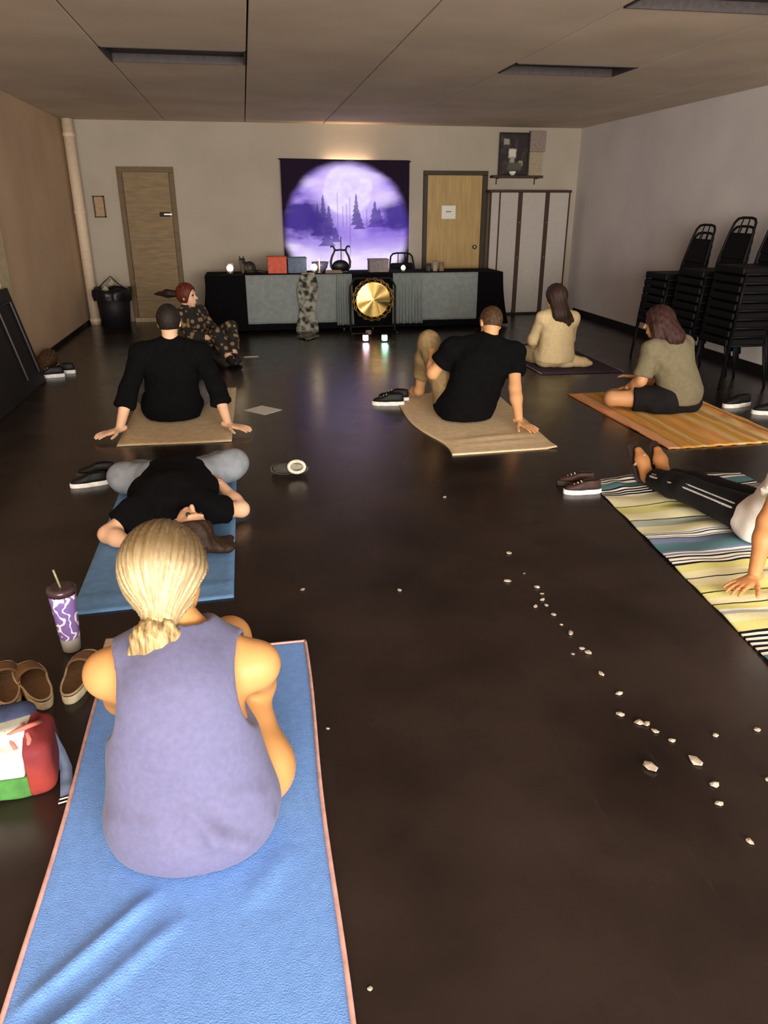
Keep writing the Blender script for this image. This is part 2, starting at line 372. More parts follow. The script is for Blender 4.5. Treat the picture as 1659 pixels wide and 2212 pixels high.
# ---------------------------------------------------------------- white cabinet, shelf and what stands on it
M_cab = mat('white_cabinet', (174, 166, 160), 0.6, var=0.03)
t = thing('white_cabinet', 'low white cabinet with dark brown strips in the right back corner', 'cabinet', (4.24, 11.69, 0))
bm = bmesh.new(); box(bm, -0.60, 0.62, -0.22, 0, 0.03, 1.76); bobj('carcass', bm, M_cab, t)
ex = [-0.615, -0.475, -0.19, -0.125, 0.235, 0.30, 0.615]
for (a, b_) in ((-0.605, -0.485), (-0.465, -0.19), (-0.125, 0.235), (0.30, 0.605)):
    boxo('door_panel', a, b_, -0.245, -0.222, 0.06, 1.765, M_cab, t, bevel=0.004)
for (a, b_) in ((-0.625, -0.605), (-0.485, -0.465), (-0.19, -0.125), (0.235, 0.30), (0.605, 0.625)):
    sp_ = boxo('brown_strip', a, b_, -0.255, -0.222, 0.03, 1.765, M_dkwood, t, bevel=0.003)
    for x in ((-0.157,) if a == -0.19 else (0.267,) if a == 0.235 else ()):
        for z in (0.85, 1.35):
            bm = bmesh.new(); bmesh.ops.create_uvsphere(bm, u_segments=10, v_segments=6, radius=0.014); bobj('knob', bm, M_metal, sp_, smooth=True, loc=(x, -0.262, z))
boxo('top_rail', -0.64, 0.64, -0.265, 0, 1.765, 1.80, M_dkwood, t, bevel=0.004)
boxo('plinth', -0.60, 0.60, -0.20, 0, 0.0, 0.05, M_black, t)
t = thing('wall_shelf', 'dark wall shelf mounted above the white cabinet', 'shelf', (4.07, YB, 2.0))
boxo('board', -0.40, 0.38, -0.16, 0, -0.035, 0.0, M_dkwood, t, bevel=0.003)
for x in (-0.3, 0.3):
    bm = bmesh.new(); tube(bm, [(x, -0.01, -0.12), (x, -0.01, -0.035), (x, -0.13, -0.04)], 0.008, 6); bobj('bracket', bm, M_black, t)
def poster_print(u, v):
    L = lambda *c: np.array(lin(c)); n = fbm(u, v, 7, 51); n2 = fbm(u, v, 15, 52)
    col = np.zeros(u.shape+(3,)) + L(48, 42, 44)
    k = np.clip((n-0.5)*3, 0, 1)[..., None]*0.6; col = col*(1-k)+L(92, 80, 76)*k
    for uc, vc, ru, rv, c in ((0.22, 0.80, 0.10, 0.07, (150, 142, 136)), (0.45, 0.52, 0.14, 0.11, (206, 196, 186)), (0.45, 0.36, 0.09, 0.08, (150, 146, 134)),
                              (0.75, 0.28, 0.08, 0.07, (150, 148, 138)), (0.55, 0.20, 0.25, 0.10, (82, 84, 70))):
        d = np.maximum(np.abs(u-uc)/ru, np.abs(v-vc)/rv) + 0.5*(n2-0.5); k = sst(1.1, 0.8, d)[..., None]; col = col*(1-k)+L(*c)*k
    return col
t = thing('dark_poster', 'dark framed poster with pale figures standing on the wall shelf', 'picture', (4.00, 11.62, 2.0))
boxo('backing', -0.225, 0.225, 0.004, 0.02, 0.0, 0.575, M_black, t)
grid_print('sheet', 0.43, 0.55, 40, 52, poster_print, vcol_mat('poster_print', 0.5), t, 0.002).location = (0, 0.002, 0.012)
t = thing('cardboard_panel', 'plain beige card box beside the dark poster on the shelf', 'box', (4.335, 11.63, 2.0))
boxo('lower_box', -0.10, 0.10, -0.04, 0.04, 0.0, 0.32, mat('beige_card', (160, 146, 124), 0.8), t, bevel=0.004)
boxo('upper_box', -0.10, 0.14, -0.035, 0.045, 0.323, 0.60, mat('pinkish_card', (140, 124, 116), 0.8), t, bevel=0.004)
t = thing('white_bowl', 'small white bowl in front of the poster on the wall shelf', 'bowl', (3.97, 11.56, 2.0))
bm = bmesh.new(); lathe(bm, [(0, 0.0), (0.025, 0.0), (0.05, 0.03), (0.055, 0.055), (0.048, 0.055), (0.02, 0.012), (0, 0.010)], 18); bobj('bowl_shell', bm, M_paper, t, smooth=True)

# ---------------------------------------------------------------- table with its cloths
M_bcloth = mat('black_cloth', (11, 10, 13), 0.95, var=0.1, scale=20, bump=0.2, spec=0.1)
M_gcloth = mat('grey_blue_cloth', (128, 134, 134), 0.85, var=0.08, scale=14, bump=0.25, bscale=90)
M_sheer = mat('sheer_grey_cloth', (120, 128, 126), 0.8, var=0.12, scale=10, stretch=(6, 6, 1), bump=0.3)
TX0, TX1, TY0, TY1, TZ = -0.55, 3.50, 10.32, 11.02, 0.735
t = thing('long_table', 'long folding table under black cloth in front of the tapestry', 'table', ((TX0+TX1)/2, (TY0+TY1)/2, 0))
boxo('tabletop', -(TX1-TX0)/2+0.02, (TX1-TX0)/2-0.02, -0.33, 0.33, TZ-0.035, TZ-0.004, M_dkwood, t)
for x in (-1.8, -0.2, 0.2, 1.8):
    for y in (-0.27, 0.27):
        bm = bmesh.new(); tube(bm, [(x, y, 0), (x, y, TZ-0.036)], 0.014, 8); bobj('leg', bm, M_metal, t)
def drape(name, x0, x1, y, z0, z1, folds, amp, m, parent=None, flare=0.0, nx=80, nz=14, phase=0.0, sag=0.0):
    """cloth hanging from a front edge in pleats"""
    V = []; Fq = []
    for i in range(nx+1):
        u = i/nx; x = x0+(x1-x0)*u
        for j in range(nz+1):
            w = j/nz; z = z1 + (z0-z1)*w - sag*math.sin(PI*u)*w
            yy = y - 0.004 - (amp*w**0.7)*(0.5+0.5*math.sin(folds*2*PI*u+phase+0.6*math.sin(3*u+phase))) - flare*w
            V.append((x+(u-0.5)*flare*w*1.5, yy, z))
    for i in range(nx):
        for j in range(nz): a = i*(nz+1)+j; Fq.append((a, a+1, a+nz+2, a+nz+1))
    o = mobj(name, V, Fq, m, parent, world=parent is not None)
    s_ = o.modifiers.new('thickness', 'SOLIDIFY'); s_.thickness = 0.004; s_.offset = -1
    return o
def cloth_over(name, m, label, x0, x1, y0, y1, zt, zb, folds, seed):
    """cloth over a table: flat top, pleated skirt all round"""
    per = []; n = 46; r = 0.05
    L1, L2 = x1-x0, y1-y0; tot = 2*(L1+L2); N = 220
    V = []; Fq = []
    def pt(s):
        s = s % tot
        if s < L1: return (x0+s, y0, 0, -1)
        s -= L1
        if s < L2: return (x1, y0+s, 1, 0)
        s -= L2
        if s < L1: return (x1-s, y1, 0, 1)
        s -= L1
        return (x0, y1-s, -1, 0)
    nz = 12
    for i in range(N):
        x, y, nx_, ny_ = pt(tot*i/N)
        for j in range(nz+1):
            w = j/nz; a = 0.02*w**0.6*(0.5+0.5*math.sin(2*PI*folds*i/N + 1.1*math.sin(9*PI*i/N+seed)))+0.10*w*w*(1 if nx_ else 0.15)
            V.append((x+nx_*a, y+ny_*a, zt+(zb-zt)*w))
    for i in range(N):
        i2 = (i+1) % N
        for j in range(nz): Fq.append((i*(nz+1)+j, i*(nz+1)+j+1, i2*(nz+1)+j+1, i2*(nz+1)+j))
    Fq.append([i*(nz+1) for i in range(N)])
    o = mobj(name, V, Fq, m); return tag(o, label, 'tablecloth')
cloth_over('black_tablecloth', M_bcloth, 'black tablecloth over the long table reaching almost to the floor', TX0, TX1, TY0, TY1, TZ, 0.03, 26, 1.0)
for nm, lb, x0, x1, fo in (('grey_cloth', 'plain grey cloth hung over the table front below the orange bin', -0.03, 1.20, 2.6), ('grey_cloth', 'plain grey cloth hung over the table front below the cans', 2.06, 3.13, 3.4)):
    o = drape(nm, x0, x1, TY0-0.03, 0.115, TZ+0.006, fo, 0.018, M_gcloth, phase=x0)
    tag(o, lb, 'cloth')
for lb, x0, x1, ph in (('narrow pleated sheer cloth left of the gong', 1.17, 1.37, 0.3), ('wide pleated sheer cloth right of the gong', 1.93, 2.32, 1.7)):
    o = drape('sheer_cloth', x0, x1, TY0-0.065, 0.085, TZ+0.010, 3.2 if x0 < 1.5 else 5, 0.045, M_sheer, phase=ph, flare=0.02)
    tag(o, lb, 'cloth')
# patterned runner: over the table front, then along the floor
def runner_mat():
    m = bpy.data.materials.new('patterned_runner'); m.use_nodes = True; nt = m.node_tree; b = nt.nodes['Principled BSDF']
    tc = nt.nodes.new('ShaderNodeTexCoord'); v = nt.nodes.new('ShaderNodeTexNoise'); v.inputs['Scale'].default_value = 13; v.inputs['Detail'].default_value = 1.0
    nt.links.new(tc.outputs['Object'], v.inputs['Vector'])
    r = nt.nodes.new('ShaderNodeValToRGB'); cr = r.color_ramp
    cr.elements[0].position = 0.40; cr.elements[0].color = (*lin((34, 34, 31)), 1)
    cr.elements[1].position = 0.62; cr.elements[1].color = (*lin((150, 148, 134)), 1)
    e = cr.elements.new(0.47); e.color = (*lin((92, 92, 82)), 1)
    nt.links.new(v.outputs['Fac'], r.inputs['Fac']); nt.links.new(r.outputs['Color'], b.inputs['Base Color']); b.inputs['Roughness'].default_value = 0.9
    return m
V = []; Fq = []; path = []
for s in np.linspace(0, 1, 60):
    d = s*1.55
    if d < 0.18: path.append((TY0+0.14-d, TZ+0.012))
    elif d < 0.82: k = (d-0.18)/0.64; path.append((TY0-0.075-0.02*math.sin(k*4)-0.05*k*k, TZ+0.008-k*(TZ-0.02)))
    else: path.append((TY0-0.15-(d-0.82)*0.86, 0.012))
for i, (y, z) in enumerate(path):
    hw = (0.10+0.03*min(1, i/20)) - 0.022*math.sin(i*0.35) if i < 50 else 0.13*(60-i)/10+0.006
    for k in range(9):
        u = k/8*2-1; V.append((0.80 - 0.0016*i + u*hw, y-0.008*math.cos(u*7)*(1 if z > 0.05 else 0), z + (0.006*math.cos(u*5) if z < 0.05 else 0)))
for i in range(59):
    for k in range(8): a = i*9+k; Fq.append((a, a+1, a+10, a+9))
o = mobj('table_runner', V, Fq, runner_mat()); tag(o, 'narrow patterned runner hanging over the grey cloth and pointing onto the floor', 'runner')
s_ = o.modifiers.new('thickness', 'SOLIDIFY'); s_.thickness = 0.003

# ---------------------------------------------------------------- things on the table
M_glow = mat('candle_flame', (255, 236, 200), 0.5, emit=(255, 226, 178), estr=14.0)
M_wax = mat('wax_cup', (226, 214, 196), 0.5, emit=(255, 190, 120), estr=0.5)
M_tin = mat('tealight_tin', (150, 146, 142), 0.4, metal=0.8)
for lb, x, y, s in (('lit tealight on the black corner of the table beside the cat figurine', -0.22, 10.44, 1.25), ('lit tealight beside the thin white candle', 0.885, 10.40, 1.25), ('smaller lit tealight in front of the chair back', 2.10, 10.40, 0.9)):
    t = thing('tealight', lb, 'candle', (x, y, TZ+0.014), 0, 'lit tealights on the table')
    bm = bmesh.new(); lathe(bm, [(0, 0), (0.030*s, 0), (0.033*s, 0.03*s), (0.028*s, 0.03*s), (0.026*s, 0.012*s), (0, 0.012*s)], 16); bobj('cup', bm, M_tin, t, smooth=True)
    bm = bmesh.new(); lathe(bm, [(0, 0.012*s), (0.026*s, 0.012*s), (0.026*s, 0.024*s), (0, 0.025*s)], 14); wx = bobj('wax', bm, M_wax, t, smooth=True)
    bm = bmesh.new(); lathe(bm, [(0, 0.024*s), (0.022*s, 0.032*s), (0.035*s, 0.055*s), (0.030*s, 0.075*s), (0.015*s, 0.090*s), (0, 0.094*s)], 16); bobj('flame', bm, M_glow, wx, smooth=True)
    l = bpy.data.lights.new('tealight_glow', 'POINT'); l.energy = 0.8; l.color = (1, 0.72, 0.42); l.shadow_soft_size = 0.03
    lo = bpy.data.objects.new('tealight_glow', l); COL.objects.link(lo); lo.location = (x, y, TZ+0.20)
# orange and blue storage bins
def bin_(name, label, x0, x1, y0, y1, h, m):
    t = thing(name, label, 'bin', ((x0+x1)/2, (y0+y1)/2, TZ+0.002)); hx, hy = (x1-x0)/2, (y1-y0)/2
    bm = bmesh.new()
    for q in ((-hx, hx, -hy, -hy+0.008), (-hx, hx, hy-0.008, hy), (-hx, -hx+0.008, -hy+0.008, hy-0.008), (hx-0.008, hx, -hy+0.008, hy-0.008)): box(bm, *q, 0, h)
    box(bm, -hx+0.008, hx-0.008, -hy+0.008, hy-0.008, 0, 0.008); bw = bobj('bin_wall', bm, m, t)
    bm = bmesh.new()
    for q in ((-hx-0.006, hx+0.006, -hy-0.006, -hy+0.01), (-hx-0.006, hx+0.006, hy-0.01, hy+0.006), (-hx-0.006, -hx+0.01, -hy+0.01, hy-0.01), (hx-0.01, hx+0.006, -hy+0.01, hy-0.01)): box(bm, *q, h, h+0.018)
    bobj('rim', bm, m, bw, bevel=0.003)
bin_('storage_bin', 'orange-red storage bin on the table', 0.28, 0.53, 10.56, 10.78, 0.195, mat('orange_plastic', (196, 84, 58), 0.6))
bin_('storage_bin', 'slate blue storage bin beside the orange one', 0.55, 0.80, 10.58, 10.80, 0.18, mat('slate_plastic', (78, 96, 122), 0.6))
t = thing('glass_dish', 'low grey glass dish behind the thin white candle', 'dish', (1.0, 10.75, TZ+0.002))
bm = bmesh.new(); lathe(bm, [(0, 0), (0.06, 0), (0.10, 0.06), (0.12, 0.13), (0.112, 0.13), (0.09, 0.06), (0.05, 0.012), (0, 0.012)], 22); bobj('dish_shell', bm, mat('grey_glass', (120, 112, 146), 0.2, spec=0.6), t, smooth=True)
t = thing('taper_candle', 'thin white unlit candle standing beside a tealight', 'candle', (0.965, 10.46, TZ+0.013))
bm = bmesh.new(); lathe(bm, [(0, 0), (0.035, 0), (0.035, 0.006), (0.014, 0.012), (0.014, 0.03), (0, 0.03)], 14); bobj('holder', bm, M_tin, t, smooth=True)
bm = bmesh.new(); lathe(bm, [(0, 0.03), (0.010, 0.03), (0.009, 0.185), (0.003, 0.195), (0, 0.195)], 10); bobj('candle_stick', bm, mat('white_wax', (246, 240, 250), 0.4), t, smooth=True)
# lyre
t = thing('lyre', 'small black lyre with curled horns in front of the tapestry', 'lyre', (1.265, 10.60, TZ+0.002))
M_lyre = mat('lyre_black', (14, 11, 16), 0.4)
for sgn in (-1, 1):
    pts = [(sgn*x, 0, z) for x, z in ((0.085, 0.02), (0.125, 0.07), (0.132, 0.14), (0.112, 0.21), (0.082, 0.265), (0.076, 0.30), (0.095, 0.335), (0.118, 0.340), (0.130, 0.322))]
    bm = bmesh.new(); tube(bm, pts, [0.017, 0.018, 0.016, 0.014, 0.013, 0.013, 0.013, 0.012, 0.010], 8); bobj('arm', bm, M_lyre, t, smooth=True)
bm = bmesh.new(); tube(bm, [(-0.088, 0, 0.283), (0, 0, 0.292), (0.088, 0, 0.283)], 0.012, 8); bobj('yoke', bm, M_lyre, t, smooth=True)
bm = bmesh.new(); lathe(bm, [(0, -0.02), (0.085, -0.02), (0.108, 0.0), (0.085, 0.02), (0, 0.02)], 28)
for v_ in bm.verts: v_.co = Vector((v_.co.x*1.05, v_.co.z, 0.085+v_.co.y*0.72))
bobj('sound_box', bm, M_lyre, t, smooth=True)
boxo('foot', -0.10, 0.10, -0.04, 0.04, 0.0, 0.02, M_lyre, t, bevel=0.004)
for k in range(5):
    x = -0.04+k*0.02; bm = bmesh.new(); tube(bm, [(x, -0.004, 0.12), (x, -0.004, 0.285)], 0.0012, 4); bobj('string', bm, mat('lyre_string', (150, 140, 150), 0.4), t)
# thin black rod rising behind the lyre (microphone boom)
t = thing('thin_stand', 'thin black upright stand rod behind the lyre', 'stand', (1.30, 10.80, TZ+0.002))
bm = bmesh.new(); lathe(bm, [(0, 0), (0.06, 0), (0.06, 0.012), (0.01, 0.02), (0, 0.02)], 16); bobj('base', bm, M_black, t)
bm = bmesh.new(); tube(bm, [(0, 0, 0.02), (0.0, 0, 0.45)], 0.006, 6); bobj('rod', bm, M_black, t)
t = thing('grey_box', 'pale grey box on the table between the lyre and the chair', 'box', (1.79, 10.62, TZ+0.002))
boxo('body', -0.135, 0.135, -0.09, 0.09, 0.0, 0.15, mat('grey_carton', (128, 118, 124), 0.8), t, bevel=0.006)
boxo('lid', -0.14, 0.14, -0.095, 0.095, 0.15, 0.17, mat('grey_carton', (128, 118, 124), 0.8), t, bevel=0.004)
for k, (lb, x, h, c) in enumerate((('short dark can at the left of the row by the yellow door', 2.50, 0.11, (60, 54, 50)), ('middle pale can in the row by the yellow door', 2.59, 0.135, (150, 138, 122)), ('tan can at the right of the row by the yellow door', 2.68, 0.12, (128, 104, 78)))):
    t = thing('can', lb, 'can', (x, 10.58, TZ+0.002), 0, 'cans on the table')
    bm = bmesh.new(); lathe(bm, [(0, 0), (0.035, 0), (0.037, 0.004), (0.037, h-0.006), (0, h-0.006)], 18); bobj('body', bm, mat('can_%d' % k, c, 0.5), t, smooth=True)
    bm = bmesh.new(); lathe(bm, [(0, h-0.006), (0.036, h-0.006), (0.036, h), (0.03, h), (0.03, h-0.003), (0, h-0.003)], 18); bobj('lid', bm, M_tin, t, smooth=True)
t = thing('folded_cloth', 'folded beige cloth lying on the table below the lyre', 'cloth', (1.14, 10.40, TZ+0.012))
for k in range(3): boxo('fold', -0.10+0.004*k, 0.12-0.006*k, -0.06, 0.07, 0.012*k, 0.012*k+0.010, mat('beige_fold', (150, 134, 116), 0.9), t, bevel=0.004)

# ---------------------------------------------------------------- gong and floor lights
M_brass = mat('brass', (228, 190, 116), 0.34, metal=1.0, var=0.08, scale=16, bump=0.06, bscale=40, aniso=0.6)
t = thing('sunburst_gong', 'round brass gong with flame-shaped rim before the table', 'gong', (1.62, 10.02, 0))
gc = Vector((0, 0, 0.43)); n = 96; V = [(0, -0.012, 0.43)]; Fq = []
rad = [0.03, 0.08, 0.13, 0.18, 0.215, 0.235]
for r in rad:
    for k in range(n):
        a = 2*PI*k/n
        yy = -0.012 - 0.022*(r/0.235)*math.sin(2*a-0.15) - 0.006*(r/0.235)*math.sin(5*a+1.0)
        V.append((r*math.cos(a), yy, 0.43+r*math.sin(a)))
for k in range(n): Fq.append((0, 1+(k+1) % n, 1+k))
for j in range(len(rad)-1):
    for k in range(n): a = 1+j*n; Fq.append((a+k, a+(k+1) % n, a+n+(k+1) % n, a+n+k))
g = mobj('disc', V, Fq, M_brass, t); s_ = g.modifiers.new('thickness', 'SOLIDIFY'); s_.thickness = 0.006
bm = bmesh.new(); N = 18
pts = [((0.266+0.010*math.sin(N*a))*math.cos(a), -0.016, 0.43+(0.266+0.010*math.sin(N*a))*math.sin(a)) for a in np.linspace(0, 2*PI, 145)]; tube(bm, pts, 0.0085, 6, caps=False)
for k in range(N):
    a0 = 2*PI*k/N
    tube(bm, [((0.225+0.04*q)*math.cos(a0+0.16*q), -0.016, 0.43+(0.225+0.04*q)*math.sin(a0+0.16*q)) for q in (0, 0.5, 1)], [0.017, 0.012, 0.008], 6)
bobj('flame_rim', bm, M_brass, t)
bm = bmesh.new(); pts = [(0.265*math.cos(a), 0.012, 0.43+0.265*math.sin(a)) for a in np.linspace(0, 2*PI, 49)]; tube(bm, pts, 0.013, 8, caps=False)
bobj('dark_hoop', bm, M_black, t, smooth=True)
for sgn in (-1, 1):
    bm = bmesh.new(); tube(bm, [(sgn*0.30, 0.03, 0), (sgn*0.30, 0.03, 0.60), (sgn*0.24, 0.03, 0.70)], 0.013, 8); bobj('stand_post', bm, M_black, t)
    boxo('stand_foot', sgn*0.30-0.02, sgn*0.30+0.02, -0.14, 0.16, 0, 0.025, M_black, t, bevel=0.004)
bm = bmesh.new(); tube(bm, [(-0.24, 0.03, 0.70), (0.24, 0.03, 0.70)], 0.013, 8); bobj('cross_bar', bm, M_black, t)
bm = bmesh.new(); tube(bm, [(-0.30, 0.03, 0.08), (0.30, 0.03, 0.08)], 0.010, 8); bobj('lower_bar', bm, M_black, t)
t = thing('mallet', 'gong mallet with pale padded head lying at the foot of the gong', 'mallet', (1.44, 9.80, 0.02))
bm = bmesh.new(); tube(bm, [(-0.13, 0.05, 0), (0.06, 0.0, 0.01)], 0.008, 8); bobj('handle', bm, M_dkwood, t)
bm = bmesh.new(); lathe(bm, [(0, -0.04), (0.03, -0.036), (0.036, 0), (0.03, 0.036), (0, 0.04)], 14); bobj('padded_head', bm, mat('felt', (150, 124, 112), 0.9), t, smooth=True, loc=(0.08, -0.005, 0.02), rot=(0, PI/2, -0.2))
for nm, lb, x, y, c, e in (('floor_light', 'small glowing pink light cube on the floor before the gong', 1.41, 9.33, (255, 206, 226), 7.0), ('floor_light', 'small glowing green-white light cube on the floor before the gong', 1.645, 9.29, (176, 255, 226), 7.0)):
    t = thing(nm, lb, 'light', (x, y, 0))
    o = boxo('glass', -0.032, 0.032, -0.032, 0.032, 0.015, 0.085, mat('lamp_'+str(c[0]), c, 0.3, emit=c, estr=e), t, bevel=0.012)
    boxo('base', -0.04, 0.04, -0.04, 0.04, 0.0, 0.015, M_black, t, bevel=0.004); boxo('cap', -0.034, 0.034, -0.034, 0.034, 0.085, 0.097, M_black, t, bevel=0.004)
    l = bpy.data.lights.new('floor_light_glow', 'POINT'); l.energy = 0.5; l.color = tuple(lin(c)); l.shadow_soft_size = 0.04
    lo = bpy.data.objects.new('floor_light_glow', l); COL.objects.link(lo); lo.location = (x, y-0.06, 0.06)

# ---------------------------------------------------------------- stacking chairs
M_chair = mat('black_vinyl', (10, 9, 12), 0.6, scale=40, bump=0.1, spec=0.15); M_cframe = mat('black_steel', (12, 11, 13), 0.6, spec=0.2)
def make_chair(label, group):
    """faces local -Y"""
    t = thing('stacking_chair', label, 'chair', (0, 0, 0), 0, group)
    boxo('seat', -0.215, 0.215, -0.22, 0.19, 0.388, 0.455, M_chair, t, bevel=0.016)
    bm = bmesh.new()
    cs = [(-0.19, 0.195, 0.55), (0.19, 0.195, 0.55), (0.165, 0.255, 0.79), (-0.165, 0.255, 0.79)]
    a = [bm.verts.new(c) for c in cs]; b_ = [bm.verts.new((c[0], c[1]+0.035, c[2]-0.008)) for c in cs]
    bm.faces.new(a); bm.faces.new(b_[::-1])
    for k in range(4): bm.faces.new((a[k], b_[k], b_[(k+1) % 4], a[(k+1) % 4]))
    bobj('backrest', bm, M_chair, t, bevel=0.014)
    arch = [(-0.215, 0.18, 0.40), (-0.205, 0.20, 0.55), (-0.18, 0.262, 0.80), (-0.165, 0.285, 0.88), (-0.13, 0.296, 0.915), (-0.07, 0.30, 0.925), (0.07, 0.30, 0.925), (0.13, 0.296, 0.915), (0.165, 0.285, 0.88), (0.18, 0.262, 0.80), (0.205, 0.20, 0.55), (0.215, 0.18, 0.40)]
    bm = bmesh.new(); tube(bm, arch, 0.0125, 8); bobj('back_frame', bm, M_cframe, t, smooth=True)
    for x in (-0.06, 0.06):
        bm = bmesh.new(); tube(bm, [(x, 0.262, 0.785), (x*0.8, 0.298, 0.922)], 0.007, 6); bobj('back_stay', bm, M_cframe, t)
    for sx in (-1, 1):
        bm = bmesh.new(); tube(bm, [(sx*0.222, -0.18, 0.41), (sx*0.235, -0.225, 0.0)], 0.0125, 8); bobj('leg', bm, M_cframe, t, smooth=True)
        bm = bmesh.new(); tube(bm, [(sx*0.222, 0.16, 0.41), (sx*0.235, 0.24, 0.0)], 0.0125, 8); bobj('leg', bm, M_cframe, t, smooth=True)
        bm = bmesh.new(); tube(bm, [(sx*0.225, -0.20, 0.395), (sx*0.225, 0.18, 0.395)], 0.011, 6); bobj('side_rail', bm, M_cframe, t, smooth=True)
    return t
ORD = ['bottom', 'second from the floor', 'third from the floor', 'fourth from the floor', 'fifth from the floor', 'sixth from the floor', 'seventh from the floor', 'eighth from the floor', 'ninth from the floor']
proto = None
for (y, n, where) in ((7.62, 7, 'in the stack nearest the white cabinet'), (6.98, 8, 'in the middle one of the three stacks'), (6.38, 9, 'in the stack nearest the right picture edge')):
    for k in range(n):
        pos = 'topmost' if k == n-1 else ORD[k]
        lb = 'black padded stacking chair, %s %s' % (pos, where)
        if proto is None: proto = make_chair(lb, 'stacked black chairs along the right wall'); c = proto
        else: c = copy_tree(proto); c['label'] = lb
        c.location = (4.46+0.006*k, y, 0.078*k); c.rotation_euler = (0, 0, -PI/2)
c = copy_tree(proto); c['label'] = 'black chair standing behind the table, its arched back showing'; c['group'] = 'single chair behind the table'
c.location = (2.32, 11.28, 0.03); c.rotation_euler = (0, 0, 0.05)
c.location.z = 0.0

# ---------------------------------------------------------------- left side: bin, leaning tables, bag
t = thing('waste_bin', 'black waste bin with rumpled bag beside the wooden door', 'bin', (-1.87, 11.22, 0))
bm = bmesh.new(); lathe(bm, [(0, 0), (0.19, 0), (0.235, 0.50), (0.225, 0.50), (0.18, 0.02), (0, 0.02)], 20); bobj('barrel', bm, mat('bin_black', (24, 20, 24), 0.6), t, smooth=True)
V = []; Fq = []; N = 40
for j in range(5):
    for k in range(N):
        a = 2*PI*k/N; r = (0.20, 0.238, 0.255, 0.262, 0.25)[j] + 0.012*math.sin(7*a+j)+0.008*math.sin(13*a); z = (0.44, 0.52, 0.515, 0.44, 0.36)[j] + 0.018*math.sin(5*a+j*0.4)
        V.append((r*math.cos(a), r*math.sin(a), z))
for j in range(4):
    for k in range(N): Fq.append((j*N+k, j*N+(k+1) % N, (j+1)*N+(k+1) % N, (j+1)*N+k))
mobj('bin_bag', V, Fq, mat('bin_bag_black', (26, 22, 26), 0.35, bump=0.5, bscale=25), t)
bm = bmesh.new(); tube(bm, [(-0.20, 0, 0.50), (-0.10, 0, 0.60), (0, 0, 0.68), (0.09, 0, 0.58), (0.2, 0, 0.50)], 0.008, 6); bobj('handle', bm, M_black, t, smooth=True)
for p in ((-0.08, -0.03, 0.52), (0.01, 0.0, 0.60)):
    bm = bmesh.new(); bmesh.ops.create_icosphere(bm, subdivisions=2, radius=0.045)
    for v_ in bm.verts: v_.co *= 1+0.25*math.sin(v_.co.x*90+v_.co.z*70)
    bobj('crumpled_paper', bm, mat('crumpled', (178, 168, 146), 0.9), t, loc=p)
for k, lb in enumerate(('black folded table leaning on the left wall, inner one', 'black folded table leaning on the left wall, outer one')):
    t = thing('folded_table', lb, 'table', (XL+0.24+0.07*k, 6.6, 0), 0, 'folded tables leaning on the left wall')
    ang = math.atan2(0.215-0.01, 0.90)
    bm = bmesh.new(); box(bm, -0.03, 0.0, -1.02-0.04*k, 1.06-0.02*k, 0.0, 0.90); b_ = bobj('tabletop', bm, mat('folded_table_black', (20, 17, 18), 0.6), t, bevel=0.008, rot=(0, -ang, 0))
    for y in (-0.7, 0.7):
        bm = bmesh.new(); tube(bm, [(0.012, y-0.2, 0.12), (0.012, y-0.2, 0.78), (0.012, y+0.2, 0.78), (0.012, y+0.2, 0.12)], 0.011, 6); bobj('folded_leg', bm, mat('grey_tube', (60, 54, 58), 0.4, metal=0.5), t, rot=(0, -ang, 0))
M_leather = mat('brown_leather', (92, 66, 42), 0.6, bump=0.3)

# ---------------------------------------------------------------- implicit-surface modelling for bodies and clothes
def n3(v): v = np.asarray(v, float); return v/np.linalg.norm(v)
def cone(a, b, ra, rb, n=None, s=1.0, flat=False):
    return ('c', np.asarray(a, float), np.asarray(b, float), ra, rb, None if n is None else n3(n), s, flat)
def ell(c, radii, ax=None):
    return ('e', np.asarray(c, float), np.asarray(radii, float), np.eye(3) if ax is None else np.asarray(ax, float))
def rbox(c, half, r, rz=0.0):
    ca, sa = math.cos(rz), math.sin(rz)
    return ('b', np.asarray(c, float), np.asarray(half, float), np.array(((ca, sa, 0), (-sa, ca, 0), (0, 0, 1.0))), r)
def prim_box(p, pad):
    if p[0] == 'b':
        ext = np.abs(p[3]).T@p[2]+p[4]+pad; return p[1]-ext, p[1]+ext
    if p[0] == 'c':
        r = max(p[3], p[4])*max(1.0, p[6])+pad
        return np.minimum(p[1], p[2])-r, np.maximum(p[1], p[2])+r
    ext = np.sqrt(((p[3]*p[2][:, None])**2).sum(0))
    return p[1]-ext-pad, p[1]+ext+pad
